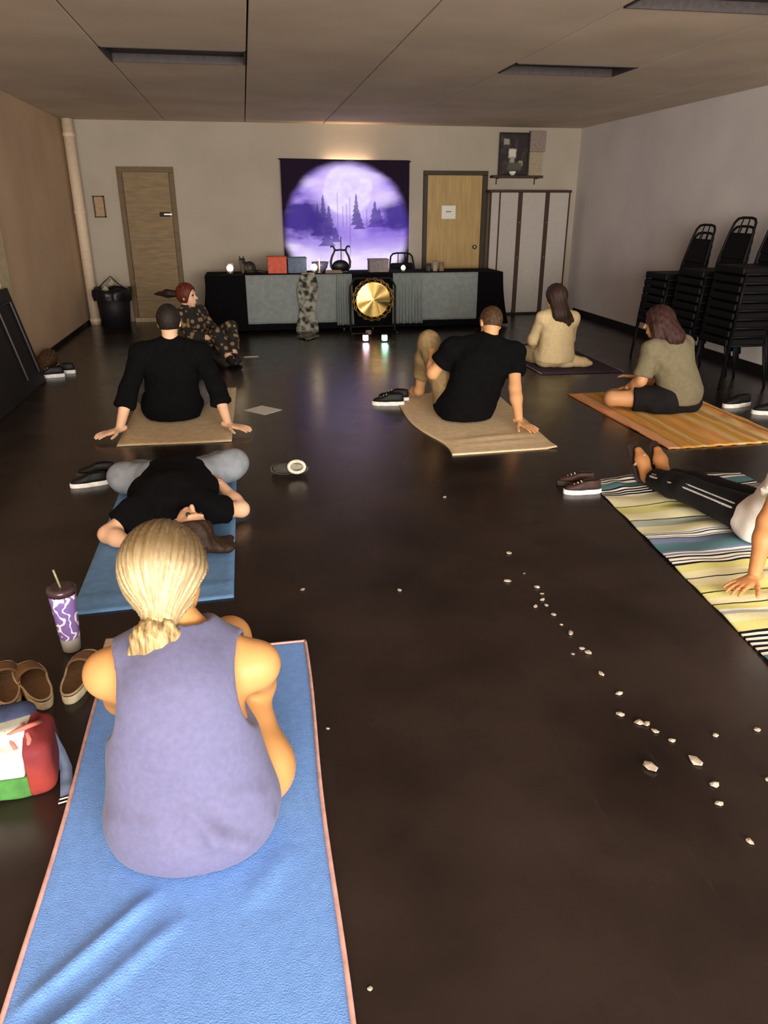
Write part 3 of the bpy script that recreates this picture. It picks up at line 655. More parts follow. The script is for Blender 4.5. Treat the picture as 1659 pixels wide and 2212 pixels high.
def prim_eval(p, X, Y, Z):
    if p[0] == 'c':
        _, a, b, ra, rb, n, s, flat = p
        ba = b-a; L2 = ba@ba
        px, py, pz_ = X-a[0], Y-a[1], Z-a[2]
        tr = (px*ba[0]+py*ba[1]+pz_*ba[2])/max(L2, 1e-9); tt = np.clip(tr, 0, 1)
        vx, vy, vz = px-tt*ba[0], py-tt*ba[1], pz_-tt*ba[2]
        if n is not None and s != 1.0:
            d = (vx*n[0]+vy*n[1]+vz*n[2])*(1.0/s-1.0); vx = vx+n[0]*d; vy = vy+n[1]*d; vz = vz+n[2]*d
        d = np.sqrt(vx*vx+vy*vy+vz*vz)-(ra+(rb-ra)*tt)
        if flat: d = np.maximum(d, (tr-1.0)*math.sqrt(L2))
        return d
    if p[0] == 'b':
        _, c, hf, ax, r = p; q = []
        for i in range(3):
            q.append(np.abs((X-c[0])*ax[i, 0]+(Y-c[1])*ax[i, 1]+(Z-c[2])*ax[i, 2])-hf[i])
        return np.sqrt(np.maximum(q[0], 0)**2+np.maximum(q[1], 0)**2+np.maximum(q[2], 0)**2)+np.minimum(np.maximum(np.maximum(q[0], q[1]), q[2]), 0)-r
    _, c, r, ax = p
    px, py, pz_ = X-c[0], Y-c[1], Z-c[2]
    q = [(px*ax[i, 0]+py*ax[i, 1]+pz_*ax[i, 2]) for i in range(3)]
    k0 = np.sqrt((q[0]/r[0])**2+(q[1]/r[1])**2+(q[2]/r[2])**2)
    k1 = np.sqrt((q[0]/r[0]**2)**2+(q[1]/r[1]**2)**2+(q[2]/r[2]**2)**2)
    return k0*(k0-1.0)/np.maximum(k1, 1e-6)
def sdf_mesh(prims, h, k=0.03, subs=(), clip=None, smooth=2, disp=None, subk=0.006):
    lo = np.min([prim_box(p, 3*h)[0] for p in prims], 0); hi = np.max([prim_box(p, 3*h)[1] for p in prims], 0)
    nn = np.ceil((hi-lo)/h).astype(int)+1
    ax = [lo[i]+np.arange(nn[i])*h for i in range(3)]
    f = np.full(nn, 0.3)
    def block(p, pad):
        a, b = prim_box(p, pad); i0 = np.clip(np.floor((a-lo)/h).astype(int), 0, nn-1); i1 = np.clip(np.ceil((b-lo)/h).astype(int)+1, 1, nn)
        sl = tuple(slice(i0[q], i1[q]) for q in range(3))
        return sl, ax[0][sl[0]][:, None, None], ax[1][sl[1]][None, :, None], ax[2][sl[2]][None, None, :]
    for p in prims:
        kk = k
        sl, X, Y, Z = block(p, kk+2*h+0.01)
        d = prim_eval(p, X, Y, Z); g = f[sl]
        hh = np.clip(0.5+0.5*(d-g)/kk, 0, 1); f[sl] = d+(g-d)*hh-kk*hh*(1-hh)
    for p in subs:
        sl, X, Y, Z = block(p, subk+2*h)
        d = -prim_eval(p, X, Y, Z); g = f[sl]
        hh = np.clip(0.5-0.5*(d-g)/subk, 0, 1); f[sl] = d+(g-d)*hh+subk*hh*(1-hh)
    if clip is not None or disp is not None:
        X, Y, Z = ax[0][:, None, None], ax[1][None, :, None], ax[2][None, None, :]
        if disp is not None: f = f+disp(X, Y, Z)
        if clip is not None:
            for c in clip: f = np.maximum(f, c(X, Y, Z))
    f[0] = f[-1] = 0.1; f[:, 0] = f[:, -1] = 0.1; f[:, :, 0] = f[:, :, -1] = 0.1
    # surface nets
    s = f < 0; cs = np.zeros(tuple(nn-1), np.int8)
    for i in (0, 1):
        for j in (0, 1):
            for q in (0, 1): cs += s[i:nn[0]-1+i, j:nn[1]-1+j, q:nn[2]-1+q]
    act = (cs > 0) & (cs < 8); I = np.argwhere(act); idx = np.full(act.shape, -1, int); idx[act] = np.arange(len(I))
    acc = np.zeros((len(I), 3)); cnt = np.zeros(len(I))
    cr = [(i, j, q) for i in (0, 1) for j in (0, 1) for q in (0, 1)]
    for a in cr:
        for q in range(3):
            if a[q]: continue
            b = list(a); b[q] = 1
            fa = f[I[:, 0]+a[0], I[:, 1]+a[1], I[:, 2]+a[2]]; fb = f[I[:, 0]+b[0], I[:, 1]+b[1], I[:, 2]+b[2]]
            m_ = (fa < 0) != (fb < 0)
            tt = np.zeros(len(I)); tt[m_] = fa[m_]/(fa[m_]-fb[m_])
            for c in range(3): acc[m_, c] += a[c]+(tt[m_] if c == q else 0)
            cnt[m_] += 1
    V = (I+acc/np.maximum(cnt, 1)[:, None])*h+lo
    Fs = []
    for q in range(3):
        u, w = (q+1) % 3, (q+2) % 3
        sa = [slice(None)]*3; sb = [slice(None)]*3; sa[q] = slice(0, -1); sb[q] = slice(1, None)
        A, B = s[tuple(sa)], s[tuple(sb)]
        E_ = np.argwhere(A != B)
        ok = (E_[:, u] > 0) & (E_[:, w] > 0) & (E_[:, u] < nn[u]-1) & (E_[:, w] < nn[w]-1); E_ = E_[ok]
        flip = A[E_[:, 0], E_[:, 1], E_[:, 2]]
        def cell(du, dw):
            c = E_.copy(); c[:, u] += du; c[:, w] += dw; return idx[c[:, 0], c[:, 1], c[:, 2]]
        quad = np.stack([cell(-1, -1), cell(0, -1), cell(0, 0), cell(-1, 0)], 1)
        quad[~flip] = quad[~flip][:, ::-1]
        Fs.append(quad)
    Fq = np.concatenate(Fs)
    if len(V):
        e = np.concatenate([Fq[:, [0, 1]], Fq[:, [1, 2]], Fq[:, [2, 3]], Fq[:, [3, 0]]])
        for it in range(smooth):
            sm = np.zeros_like(V); ct = np.zeros(len(V))
            np.add.at(sm, e[:, 0], V[e[:, 1]]); np.add.at(ct, e[:, 0], 1)
            V = V*0.45+0.55*sm/np.maximum(ct, 1)[:, None]
    return V, Fq
def join(parts):
    V = []; Fq = []; o = 0
    for v, f_ in parts: V.append(v); Fq.append(f_+o); o += len(v)
    return np.concatenate(V), np.concatenate(Fq)
def lerp(a, b, t_): return np.asarray(a, float)*(1-t_)+np.asarray(b, float)*t_
def hand_prims(w, d, nrm, side, sc=1.0, curl=0.25, spread=0.16):
    """side +1: thumb on the +lateral side (lateral = d x nrm)"""
    w = np.asarray(w, float); d = n3(d); nrm = np.asarray(nrm, float); nrm = n3(nrm-d*(nrm@d)); lat = np.cross(d, nrm)*side
    P = [cone(w-d*0.03, w+d*0.01, 0.027*sc, 0.029*sc, nrm, 0.75), cone(w+d*0.02, w+d*0.075*sc, 0.034*sc, 0.040*sc, nrm, 0.36)]
    Fg = []
    for o_, L, sp in ((0.029, 0.073, 1.0), (0.0095, 0.082, 0.35), (-0.0105, 0.077, -0.35), (-0.030, 0.060, -1.0)):
        p = w+d*(0.092-0.06*abs(o_-0.005))*sc+lat*o_*sc+nrm*0.003
        dd = n3(d+lat*sp*spread); c = 0.0; r = 0.0092*sc
        Fg.append(cone(w+d*0.04*sc+lat*o_*0.7*sc, p, 0.010*sc, r))
        for q, fr in enumerate((0.45, 0.30, 0.25)):
            di = n3(dd*math.cos(c)-nrm*math.sin(c)); p2 = p+di*L*fr*sc; Fg.append(cone(p, p2, r, r*0.9)); p = p2; r *= 0.9; c += curl
    p = w+d*0.022*sc+lat*0.024*sc; dd = n3(d*0.75+lat*0.75-nrm*0.15); r = 0.0125*sc
    for fr in (0.045, 0.033, 0.024):
        p2 = p+dd*fr*sc; Fg.append(cone(p, p2, r, r*0.86)); p = p2; r *= 0.86; dd = n3(dd+d*0.25)
    return P, Fg
def person(label, J, skin, clothes, hair, base=None, sc=1.0, h=0.011, z0=0.012, flat=0.72, tw=(0.165, 0.138, 0.155), face=True, hs=1.0, barefoot=True, group=None, arm=1.0):
    J = {k_: np.asarray(v, float) for k_, v in J.items()}
    base = base or (float(J['pel'][0]), float(J['pel'][1]), 0.0)
    t = thing('person', label, 'person', base)
    fr = n3(J['front']); up = n3(J['up']); fc = n3(J['face']-up*(J['face']@up)); lat = np.cross(fc, up)
    G = {}
    top = lerp(J['chest'], J['neck'], 0.55)
    G['torso'] = [cone(J['pel'], J['waist'], tw[0]*sc, tw[1]*sc, fr, flat), cone(J['waist'], J['chest'], tw[1]*sc, tw[2]*sc, fr, flat),
                  cone(J['chest'], lerp(J['chest'], J['neck'], 0.75), tw[2]*0.92*sc, 0.075*sc, fr, 0.8)]
    for q in 'LR':
        G['torso'] += [cone(top, J['s'+q], 0.075*sc, 0.056*sc), cone(lerp(J['neck'], J['head'], 0.15), J['s'+q], 0.036*sc, 0.048*sc),
                       cone(J['chest'], lerp(J['s'+q], J['chest'], 0.25), 0.10*sc, 0.065*sc)]
        s_, e_, w_ = J['s'+q], J['e'+q], J['w'+q]
        G['arm'+q] = [cone(s_, e_, 0.050*sc*arm, 0.040*sc*arm), cone(e_, lerp(e_, w_, 0.3), 0.041*sc*arm, 0.041*sc*arm), cone(lerp(e_, w_, 0.3), w_, 0.041*sc*arm, 0.027*sc)]
        hp, kn, an, to = J['h'+q], J['k'+q], J['a'+q], J['t'+q]
        G['leg'+q] = [cone(hp, kn, 0.088*sc, 0.058*sc), cone(kn, lerp(kn, an, 0.35), 0.057*sc, 0.058*sc), cone(lerp(kn, an, 0.35), an, 0.058*sc, 0.036*sc)]
        G['foot'+q] = [cone(an, lerp(an, to, 0.6), 0.038*sc, 0.040*sc), cone(lerp(an, to, 0.6), to, 0.040*sc, 0.026*sc, up if False else (0, 0, 1), 0.65)]
        G['hip'+q] = [cone(J['pel'], hp, 0.115*sc, 0.105*sc)]
    hc = J['head']; A = np.stack([lat, fc, up]); e = lambda c, r: ell(hc+lat*c[0]*hs+fc*c[1]*hs+up*c[2]*hs, np.asarray(r)*hs, A)
    cran = e((0, -0.012, 0.022), (0.077, 0.096, 0.097)); jaw = e((0, 0.030, -0.045), (0.055, 0.064, 0.074))
    G['head'] = [cran, jaw, e((0, 0.058, -0.098), (0.026, 0.026, 0.020))]
    G['neck'] = [cone(J['neck'], hc-up*0.06*hs-fc*0.018*hs, 0.055*sc, 0.050*sc)]
    feat = [cone(hc+fc*0.088*hs+up*0.012*hs, hc+fc*0.112*hs-up*0.026*hs, 0.008*hs, 0.013*hs), e((0, 0.089, -0.062), (0.022, 0.010, 0.006)), e((0, 0.088, -0.074), (0.019, 0.010, 0.007)),
            e((0, 0.083, 0.030), (0.045, 0.010, 0.009))]
    for sgn in (-1, 1): feat += [e((sgn*0.078, -0.002, -0.012), (0.011, 0.021, 0.033))]
    soc = [e((sgn*0.031, 0.096, 0.008), (0.017, 0.016, 0.012)) for sgn in (-1, 1)]
    body = G['torso']+G['neck']+sum([G[g_+q] for q in 'LR' for g_ in ('arm', 'leg', 'hip')], [])+G['foot'+'L']+G['foot'+'R']
    floor_clip = [lambda X, Y, Z: z0-Z+0*X+0*Y]
    parts = [sdf_mesh(body+G['head'][:1], h, 0.03, clip=floor_clip)]
    parts.append(sdf_mesh(G['head']+feat, min(h, 0.007), 0.014, subs=soc, smooth=1))
    for q in 'LR':
        hd, hn_ = J.get('hd'+q), J.get('hn'+q)
        P, Fg = hand_prims(J['w'+q], hd, hn_, float(J['ts'+q]) if 'ts'+q in J else (1 if q == 'R' else -1), sc, float(J['curl'+q]) if 'curl'+q in J else 0.2)
        parts.append(sdf_mesh(P+Fg, 0.0042, 0.007, clip=[lambda X, Y, Z: z0-0.006-Z+0*X+0*Y], smooth=1))
    V, Fq = join(parts); mobj('body', V, Fq, skin, t, world=True)
    if face:
        for sgn in (-1, 1):
            c = hc+lat*sgn*0.031*hs+fc*0.082*hs+up*0.008*hs
            bm = bmesh.new(); bmesh.ops.create_uvsphere(bm, u_segments=10, v_segments=8, radius=0.0115*hs)
            bmesh.ops.translate(bm, verts=bm.verts[:], vec=Vector(c-np.array(base)))
            bobj('eye', bm, mat('eye_dark', (60, 44, 36), 0.2, spec=0.5), t, smooth=True)
    for cl in clothes:
        pr = []; th = cl.get('t', 0.012)
        def grow(p, dt, cut=None, loose=0.0):
            if p[0] == 'e': return ell(p[1], p[2]+dt, p[3])
            if cut is None: return cone(p[1], p[2], p[3]+dt, p[4]+dt, p[5], p[6])
            return cone(p[1], lerp(p[1], p[2], cut), p[3]+dt, p[3]+(p[4]-p[3])*cut+dt+loose, p[5], p[6], True)
        for g_ in cl['parts']:
            nm, _, fr_ = g_.partition(':')
            if not fr_: pr += [grow(p, th) for p in G[nm]]
            else:
                x = float(fr_)                       # 0..1 first bone, 1..2 second bone (its two pieces 0.3/0.7 of it)
                lst = G[nm]; sp = 0.3 if nm.startswith('arm') else 0.35
                if x <= 1: pr.append(grow(lst[0], th, x, cl.get('loose', 0.008)))
                else:
                    pr.append(grow(lst[0], th))
                    y = x-1
                    if y <= sp: pr.append(grow(lst[1], th, y/sp, cl.get('loose', 0.008)))
                    else: pr += [grow(lst[1], th), grow(lst[2], th, (y-sp)/(1-sp), cl.get('loose', 0.008))]
        pr += cl.get('extra', [])
        cp = [(lambda zc: (lambda X, Y, Z: zc-Z+0*X+0*Y))(cl.get('zmin', z0))]+cl.get('clip', [])
        wr = cl.get('wr', 0.003); ws = cl.get('ws', 1.0)
        def dsp(X, Y, Z, wr=wr, ws=ws, rg=cl.get('ridges', ())):
            o_ = 0.0
            for a, b, amp, w in rg:
                d = prim_eval(cone(a, b, 0.0, 0.0), X, Y, Z); o_ = o_-amp*np.exp(-(d/w)**2)
            return o_+wr*(np.sin(ws*(38*Z+22*X+11*Y))*np.sin(ws*(17*X-24*Y+9*Z)+1.3)+0.6*np.sin(ws*(55*X+31*Z-40*Y)+0.7)*np.sin(ws*(29*Z+13*Y)))
        V, Fq = sdf_mesh(pr, cl.get('h', h), cl.get('k', 0.035), subs=cl.get('subs', ()), clip=cp, smooth=cl.get('smooth', 2), disp=dsp if wr else None)
        mobj(cl['name'], V, Fq, cl['mat'], t, world=True)
    for hr in hair:
        pr = []
        if hr.get('cap', 0): pr.append(ell(cran[1], cran[2]+hr['cap'], A))
        pr += hr.get('prims', [])
        cps = []
        for (pt, nn_) in hr.get('planes', ()):      # keep the side (p-pt).n < 0, given in head axes
            pw = hc+lat*pt[0]+fc*pt[1]+up*pt[2]; nw = n3(lat*nn_[0]+fc*nn_[1]+up*nn_[2])
            cps.append((lambda pw, nw: (lambda X, Y, Z: (X-pw[0])*nw[0]+(Y-pw[1])*nw[1]+(Z-pw[2])*nw[2]))(pw, nw))
        V, Fq = sdf_mesh(pr, hr.get('h', min(h, 0.008)), hr.get('k', 0.02), subs=hr.get('subs', ()), clip=cps or None, smooth=hr.get('smooth', 1), disp=hr.get('disp'))
        mobj(hr.get('name', 'hair'), V, Fq, hr['mat'], t, world=True)
    return t

SK_tan = mat('skin_tan', (212, 158, 112), 0.5, var=0.05, scale=12, spec=0.35)
SK_fair = mat('skin_fair', (224, 178, 146), 0.5, var=0.05, scale=12, spec=0.35)
SK_warm = mat('skin_warm', (194, 142, 88), 0.5, var=0.04, scale=10, spec=0.35)
SK_brown = mat('skin_brown', (190, 132, 84), 0.5, var=0.05, scale=12, spec=0.35)
M_blackT = mat('black_cotton', (11, 10, 13), 0.95, var=0.15, scale=30, bump=0.15, spec=0.1)
M_tank = mat('slate_violet_jersey', (98, 98, 132), 0.85, var=0.05, scale=60, bump=0.12, bscale=200, sheen=0.1)
SHORT = dict(cap=0.012, planes=(((0, 0.055, 0.02), (0, 1, -0.45)), ((0, 0, -0.055), (0, 0.25, -1))))

# --- 1: blonde woman on the blue towel, hugging her knees
tie = np.array((-0.272, 1.692, 0.612)); crown = np.array((-0.235, 1.90, 0.80)); hax = n3(crown-tie); he1 = n3(np.cross(hax, (0, 0, 1))); he2 = np.cross(hax, he1)
def hb(X, Y, Z):
    px, py, pz_ = X-tie[0], Y-tie[1], Z-tie[2]
    an = np.arctan2(px*he1[0]+py*he1[1]+pz_*he1[2], px*he2[0]+py*he2[1]+pz_*he2[2])
    return 0.0026*np.sin(34*an+2*np.sin(5*an))+0.0014*np.sin(83*an+1.0)
def strand_mat(name, light, dark, root, local_tie, e1, e2, axis, n_str=26.0):
    """hair colour in strands that run from the tie to the crown, darker at the roots"""
    m = bpy.data.materials.new(name); m.use_nodes = True; nt = m.node_tree; b = nt.nodes['Principled BSDF']
    tc = nt.nodes.new('ShaderNodeTexCoord'); sb = nt.nodes.new('ShaderNodeVectorMath'); sb.operation = 'SUBTRACT'
    nt.links.new(tc.outputs['Object'], sb.inputs[0]); sb.inputs[1].default_value = tuple(local_tie)
    def dot(v):
        d = nt.nodes.new('ShaderNodeVectorMath'); d.operation = 'DOT_PRODUCT'; nt.links.new(sb.outputs[0], d.inputs[0]); d.inputs[1].default_value = tuple(v); return d.outputs['Value']
    at = nt.nodes.new('ShaderNodeMath'); at.operation = 'ARCTAN2'; nt.links.new(dot(e1), at.inputs[0]); nt.links.new(dot(e2), at.inputs[1])
    da = dot(axis)
    cb = nt.nodes.new('ShaderNodeCombineXYZ'); nt.links.new(at.outputs[0], cb.inputs[0]); nt.links.new(da, cb.inputs[1])
    mp = nt.nodes.new('ShaderNodeMapping'); mp.inputs['Scale'].default_value = (n_str/6.0, 3.0, 1); nt.links.new(cb.outputs[0], mp.inputs['Vector'])
    n = nt.nodes.new('ShaderNodeTexNoise'); n.inputs['Scale'].default_value = 3.0; n.inputs['Detail'].default_value = 7; n.inputs['Roughness'].default_value = 0.65; nt.links.new(mp.outputs[0], n.inputs['Vector'])
    r = nt.nodes.new('ShaderNodeValToRGB'); r.color_ramp.elements[0].position = 0.36; r.color_ramp.elements[0].color = (*lin(dark), 1); r.color_ramp.elements[1].position = 0.62; r.color_ramp.elements[1].color = (*lin(light), 1)
    nt.links.new(n.outputs['Fac'], r.inputs['Fac'])
    ad = nt.nodes.new('ShaderNodeMath'); ad.operation = 'MULTIPLY_ADD'; nt.links.new(n.outputs['Fac'], ad.inputs[0]); ad.inputs[1].default_value = 0.10; nt.links.new(da, ad.inputs[2])
    mr = nt.nodes.new('ShaderNodeMapRange'); mr.interpolation_type = 'SMOOTHSTEP'; mr.inputs['From Min'].default_value = 0.115; mr.inputs['From Max'].default_value = 0.235; mr.inputs['To Max'].default_value = 0.85; nt.links.new(ad.outputs[0], mr.inputs['Value'])
    mx = nt.nodes.new('ShaderNodeMix'); mx.data_type = 'RGBA'; nt.links.new(mr.outputs[0], mx.inputs['Factor']); nt.links.new(r.outputs['Color'], mx.inputs[6]); mx.inputs[7].default_value = (*lin(root), 1)
    nt.links.new(mx.outputs[2], b.inputs['Base Color']); b.inputs['Roughness'].default_value = 0.42; b.inputs['Specular IOR Level'].default_value = 0.4
    bp = nt.nodes.new('ShaderNodeBump'); bp.inputs['Strength'].default_value = 0.35; bp.inputs['Distance'].default_value = 0.01; nt.links.new(n.outputs['Fac'], bp.inputs['Height']); nt.links.new(bp.outputs['Normal'], b.inputs['Normal'])
    return m
M_blonde = strand_mat('blonde_hair', (198, 181, 144), (128, 104, 66), (78, 57, 32), tie-np.array((-0.23, 1.60, 0.0)), he1, he2, hax)
M_tail = mat('blonde_tail', (190, 166, 118), 0.42, rgb2=(84, 62, 34), scale=9, stretch=(10, 4, 0.9), bump=0.5, bscale=18, spec=0.4)
person('blonde woman in slate tank top seated on the blue towel, back to the camera',
  dict(pel=(-0.23, 1.60, 0.13), waist=(-0.235, 1.60, 0.27), chest=(-0.238, 1.655, 0.42), neck=(-0.235, 1.745, 0.545), front=(0, 1, 0.1), head=(-0.258, 1.80, 0.685), face=(0.58, 0.80, -0.2), up=(-0.06, 0.26, 0.96),
       sL=(-0.418, 1.70, 0.462), eL=(-0.435, 1.87, 0.265), wL=(-0.31, 2.06, 0.22), hdL=(0.9, 0.3, -0.1), hnL=(0, 0.6, 0.8), tsL=-1,
       sR=(-0.045, 1.70, 0.445), eR=(-0.045, 1.87, 0.265), wR=(-0.13, 2.08, 0.22), hdR=(-0.9, 0.3, -0.1), hnR=(0, 0.6, 0.8), tsR=1, curlL=0.4, curlR=0.4,
       hL=(-0.33, 1.67, 0.115), kL=(-0.315, 2.00, 0.34), aL=(-0.29, 2.16, 0.06), tL=(-0.30, 2.36, 0.03),
       hR=(-0.062, 1.69, 0.112), kR=(-0.125, 2.00, 0.355), aR=(-0.16, 2.17, 0.06), tR=(-0.15, 2.37, 0.03)),
  SK_warm,
  [dict(name='shorts', mat=mat('dark_shorts', (60, 58, 70), 0.9), parts=['legL:0.45', 'legR:0.12', 'hipL', 'hipR'], t=0.008, wr=0.0, clip=[lambda X, Y, Z: X+0.17+0*Y+0*Z]),
   dict(name='tank_top', mat=M_tank, parts=['torso'], t=0.010, h=0.0065, k=0.05, wr=0.0028, ws=0.6, ridges=[((-0.22, 1.42, 0.23), (-0.165, 1.405, 0.15), 0.016, 0.026), ((-0.165, 1.405, 0.15), (-0.10, 1.42, 0.10), 0.018, 0.026), ((-0.10, 1.42, 0.10), (-0.03, 1.48, 0.115), 0.015, 0.024), ((-0.12, 1.445, 0.235), (-0.05, 1.48, 0.21), 0.012, 0.024), ((-0.30, 1.42, 0.20), (-0.42, 1.50, 0.16), 0.010, 0.024)], zmin=0.02,
        extra=[ell((-0.232, 1.555, 0.105), (0.218, 0.150, 0.15)), cone((-0.232, 1.575, 0.11), (-0.238, 1.60, 0.36), 0.212, 0.172, (0, 1, 0.1), 0.68)],
        subs=[ell((-0.013, 1.66, 0.445), (0.100, 0.16, 0.135)), ell((-0.452, 1.66, 0.45), (0.082, 0.16, 0.135)), ell((-0.238, 1.76, 0.60), (0.095, 0.085, 0.058))], smooth=2)],
  [dict(mat=M_blonde, cap=0.026, h=0.005, k=0.03, prims=[cone((-0.262, 1.775, 0.70), tie, 0.098, 0.035), cone((-0.30, 1.80, 0.66), tie, 0.07, 0.03), cone((-0.225, 1.80, 0.66), tie, 0.065, 0.03)],
        planes=(((0, 0.062, 0.0), (0, 1, -0.42)),), subs=[ell((-0.160, 1.79, 0.628), (0.042, 0.075, 0.062))], disp=hb),
   dict(name='ponytail', mat=M_tail, h=0.005, k=0.022, prims=[cone(tie, tie+(-0.012, -0.035, -0.035), 0.028, 0.056, (0, 1, 0), 0.7), cone(tie+(-0.012, -0.035, -0.035), tie+(-0.028, -0.048, -0.088), 0.056, 0.040, (0, 1, 0), 0.65),
        cone(tie+(0.012, -0.034, -0.03), tie+(0.062, -0.035, -0.075), 0.036, 0.026, (0, 1, 0), 0.7), cone(tie+(-0.03, -0.034, -0.045), tie+(-0.070, -0.038, -0.085), 0.036, 0.022, (0, 1, 0), 0.7)],
        disp=lambda X, Y, Z: 0.0035*np.sin(170*X+35*Z+8*np.sin(30*Z))+0.0015*np.sin(420*X+60*Z)),
   dict(name='hair_tie', mat=mat('hair_tie', (120, 92, 48), 0.7), h=0.005, prims=[cone(tie+(0.004, 0.006, 0.012), tie+(-0.004, -0.008, -0.012), 0.031, 0.031)], k=0.01)],
  sc=1.0, h=0.008, z0=0.016, tw=(0.190, 0.165, 0.150), flat=0.72, hs=1.0, arm=1.10)

# --- 2: person lying on the blue mat, knees out, head toward the camera
M_legg = mat('grey_blue_leggings', (140, 146, 156), 0.8, var=0.08, scale=20)
person('person in black T-shirt lying back on the blue mat, knees fallen open',
  dict(pel=(-0.47, 4.12, 0.125), waist=(-0.475, 3.96, 0.15), chest=(-0.47, 3.76, 0.165), neck=(-0.43, 3.55, 0.12), front=(0, 0.1, 1), head=(-0.345, 3.385, 0.125), face=(0.3, -0.15, 0.95), up=(0.45, -0.9, 0.05),
       sL=(-0.655, 3.66, 0.12), eL=(-0.775, 3.56, 0.06), wL=(-0.60, 3.40, 0.05), hdL=(0.9, -0.4, 0.1), hnL=(0, 0, 1), tsL=-1,
       sR=(-0.27, 3.66, 0.12), eR=(-0.115, 3.78, 0.06), wR=(-0.235, 3.98, 0.15), hdR=(-0.5, 0.8, 0.1), hnR=(0.4, 0, 0.9), tsR=1,
       hL=(-0.57, 4.14, 0.12), kL=(-0.80, 4.30, 0.11), aL=(-0.53, 4.56, 0.05), tL=(-0.47, 4.70, 0.05),
       hR=(-0.37, 4.14, 0.12), kR=(-0.15, 4.32, 0.15), aR=(-0.42, 4.56, 0.05), tR=(-0.46, 4.70, 0.05)),
  SK_fair,
  [dict(name='leggings', mat=M_legg, parts=['legL:1.95', 'legR:1.95', 'hipL', 'hipR'], t=0.018, wr=0.002, extra=[ell((-0.785, 4.27, 0.10), (0.085, 0.11, 0.08)), ell((-0.165, 4.29, 0.14), (0.085, 0.11, 0.085)), cone((-0.60, 4.18, 0.11), (-0.74, 4.28, 0.10), 0.09, 0.085), cone((-0.35, 4.18, 0.11), (-0.21, 4.30, 0.13), 0.09, 0.085)]),
   dict(name='sock', mat=M_blackT, parts=['footL'], t=0.008, wr=0), dict(name='sock', mat=M_blackT, parts=['footR'], t=0.008, wr=0),
   dict(name='shirt', mat=M_blackT, parts=['torso', 'armL:0.55', 'armR:0.5', 'hipL', 'hipR'], t=0.02, loose=0.015, wr=0.004,
        extra=[ell((-0.47, 3.92, 0.14), (0.245, 0.22, 0.118)), cone((-0.62, 3.72, 0.10), (-0.60, 4.05, 0.08), 0.08, 0.08), cone((-0.32, 3.72, 0.10), (-0.34, 4.05, 0.08), 0.08, 0.08)])],
  [dict(mat=mat('brown_hair_2', (64, 42, 30), 0.5, rgb2=(30, 20, 15), scale=20, stretch=(6, 6, 1), bump=0.4), cap=0.014, planes=(((0, 0.04, 0.01), (0, 1, -0.5)),),
        prims=[cone((-0.30, 3.34, 0.08), (-0.20, 3.36, 0.04), 0.08, 0.06, (0, 0, 1), 0.5), cone((-0.26, 3.36, 0.06), (-0.18, 3.47, 0.03), 0.05, 0.03, (0, 0, 1), 0.5)], k=0.03, disp=lambda X, Y, Z: 0.003*np.sin(150*Y+60*X))],
  h=0.011, z0=0.014)

# --- 3: man in black leaning back on both hands
M_grey_p = mat('grey_jeans', (112, 110, 112), 0.85)
person('man in black long-sleeved top leaning back on both hands on a beige mat',
  dict(pel=(-0.655, 5.95, 0.13), waist=(-0.64, 5.92, 0.27), chest=(-0.615, 5.86, 0.44), neck=(-0.605, 5.84, 0.60), front=(0.05, 1, 0.15), head=(-0.60, 5.86, 0.775), face=(0.1, 0.95, -0.25), up=(0, 0.2, 0.98),
       sL=(-0.825, 5.82, 0.545), eL=(-0.925, 5.66, 0.31), wL=(-0.995, 5.50, 0.065), hdL=(-0.75, -0.5, -0.12), hnL=(0, 0, 1), tsL=-1,
       sR=(-0.395, 5.82, 0.540), eR=(-0.285, 5.66, 0.31), wR=(-0.215, 5.49, 0.065), hdR=(0.78, -0.45, -0.12), hnR=(0, 0, 1), tsR=1, curlL=0.12, curlR=0.12,
       hL=(-0.76, 5.98, 0.12), kL=(-0.93, 6.32, 0.16), aL=(-0.66, 6.46, 0.06), tL=(-0.50, 6.50, 0.05),
       hR=(-0.55, 5.98, 0.12), kR=(-0.36, 6.32, 0.16), aR=(-0.62, 6.40, 0.06), tR=(-0.80, 6.44, 0.05)),
  SK_fair,
  [dict(name='jeans', mat=M_grey_p, parts=['legL:1.9', 'legR:1.9', 'hipL', 'hipR'], t=0.014, wr=0.003),
   dict(name='shirt', mat=M_blackT, parts=['torso', 'armL:1.42', 'armR:1.42', 'hipL', 'hipR'], t=0.022, loose=0.02, wr=0.004, zmin=0.02,
        extra=[cone((-0.65, 5.92, 0.10), (-0.62, 5.86, 0.42), 0.205, 0.20, (0, 1, 0.1), 0.72)])],
  [dict(mat=mat('dark_brown_hair', (44, 34, 28), 0.6, rgb2=(20, 16, 14), scale=60, bump=0.4), **SHORT)],
  sc=1.12, h=0.011, z0=0.012)

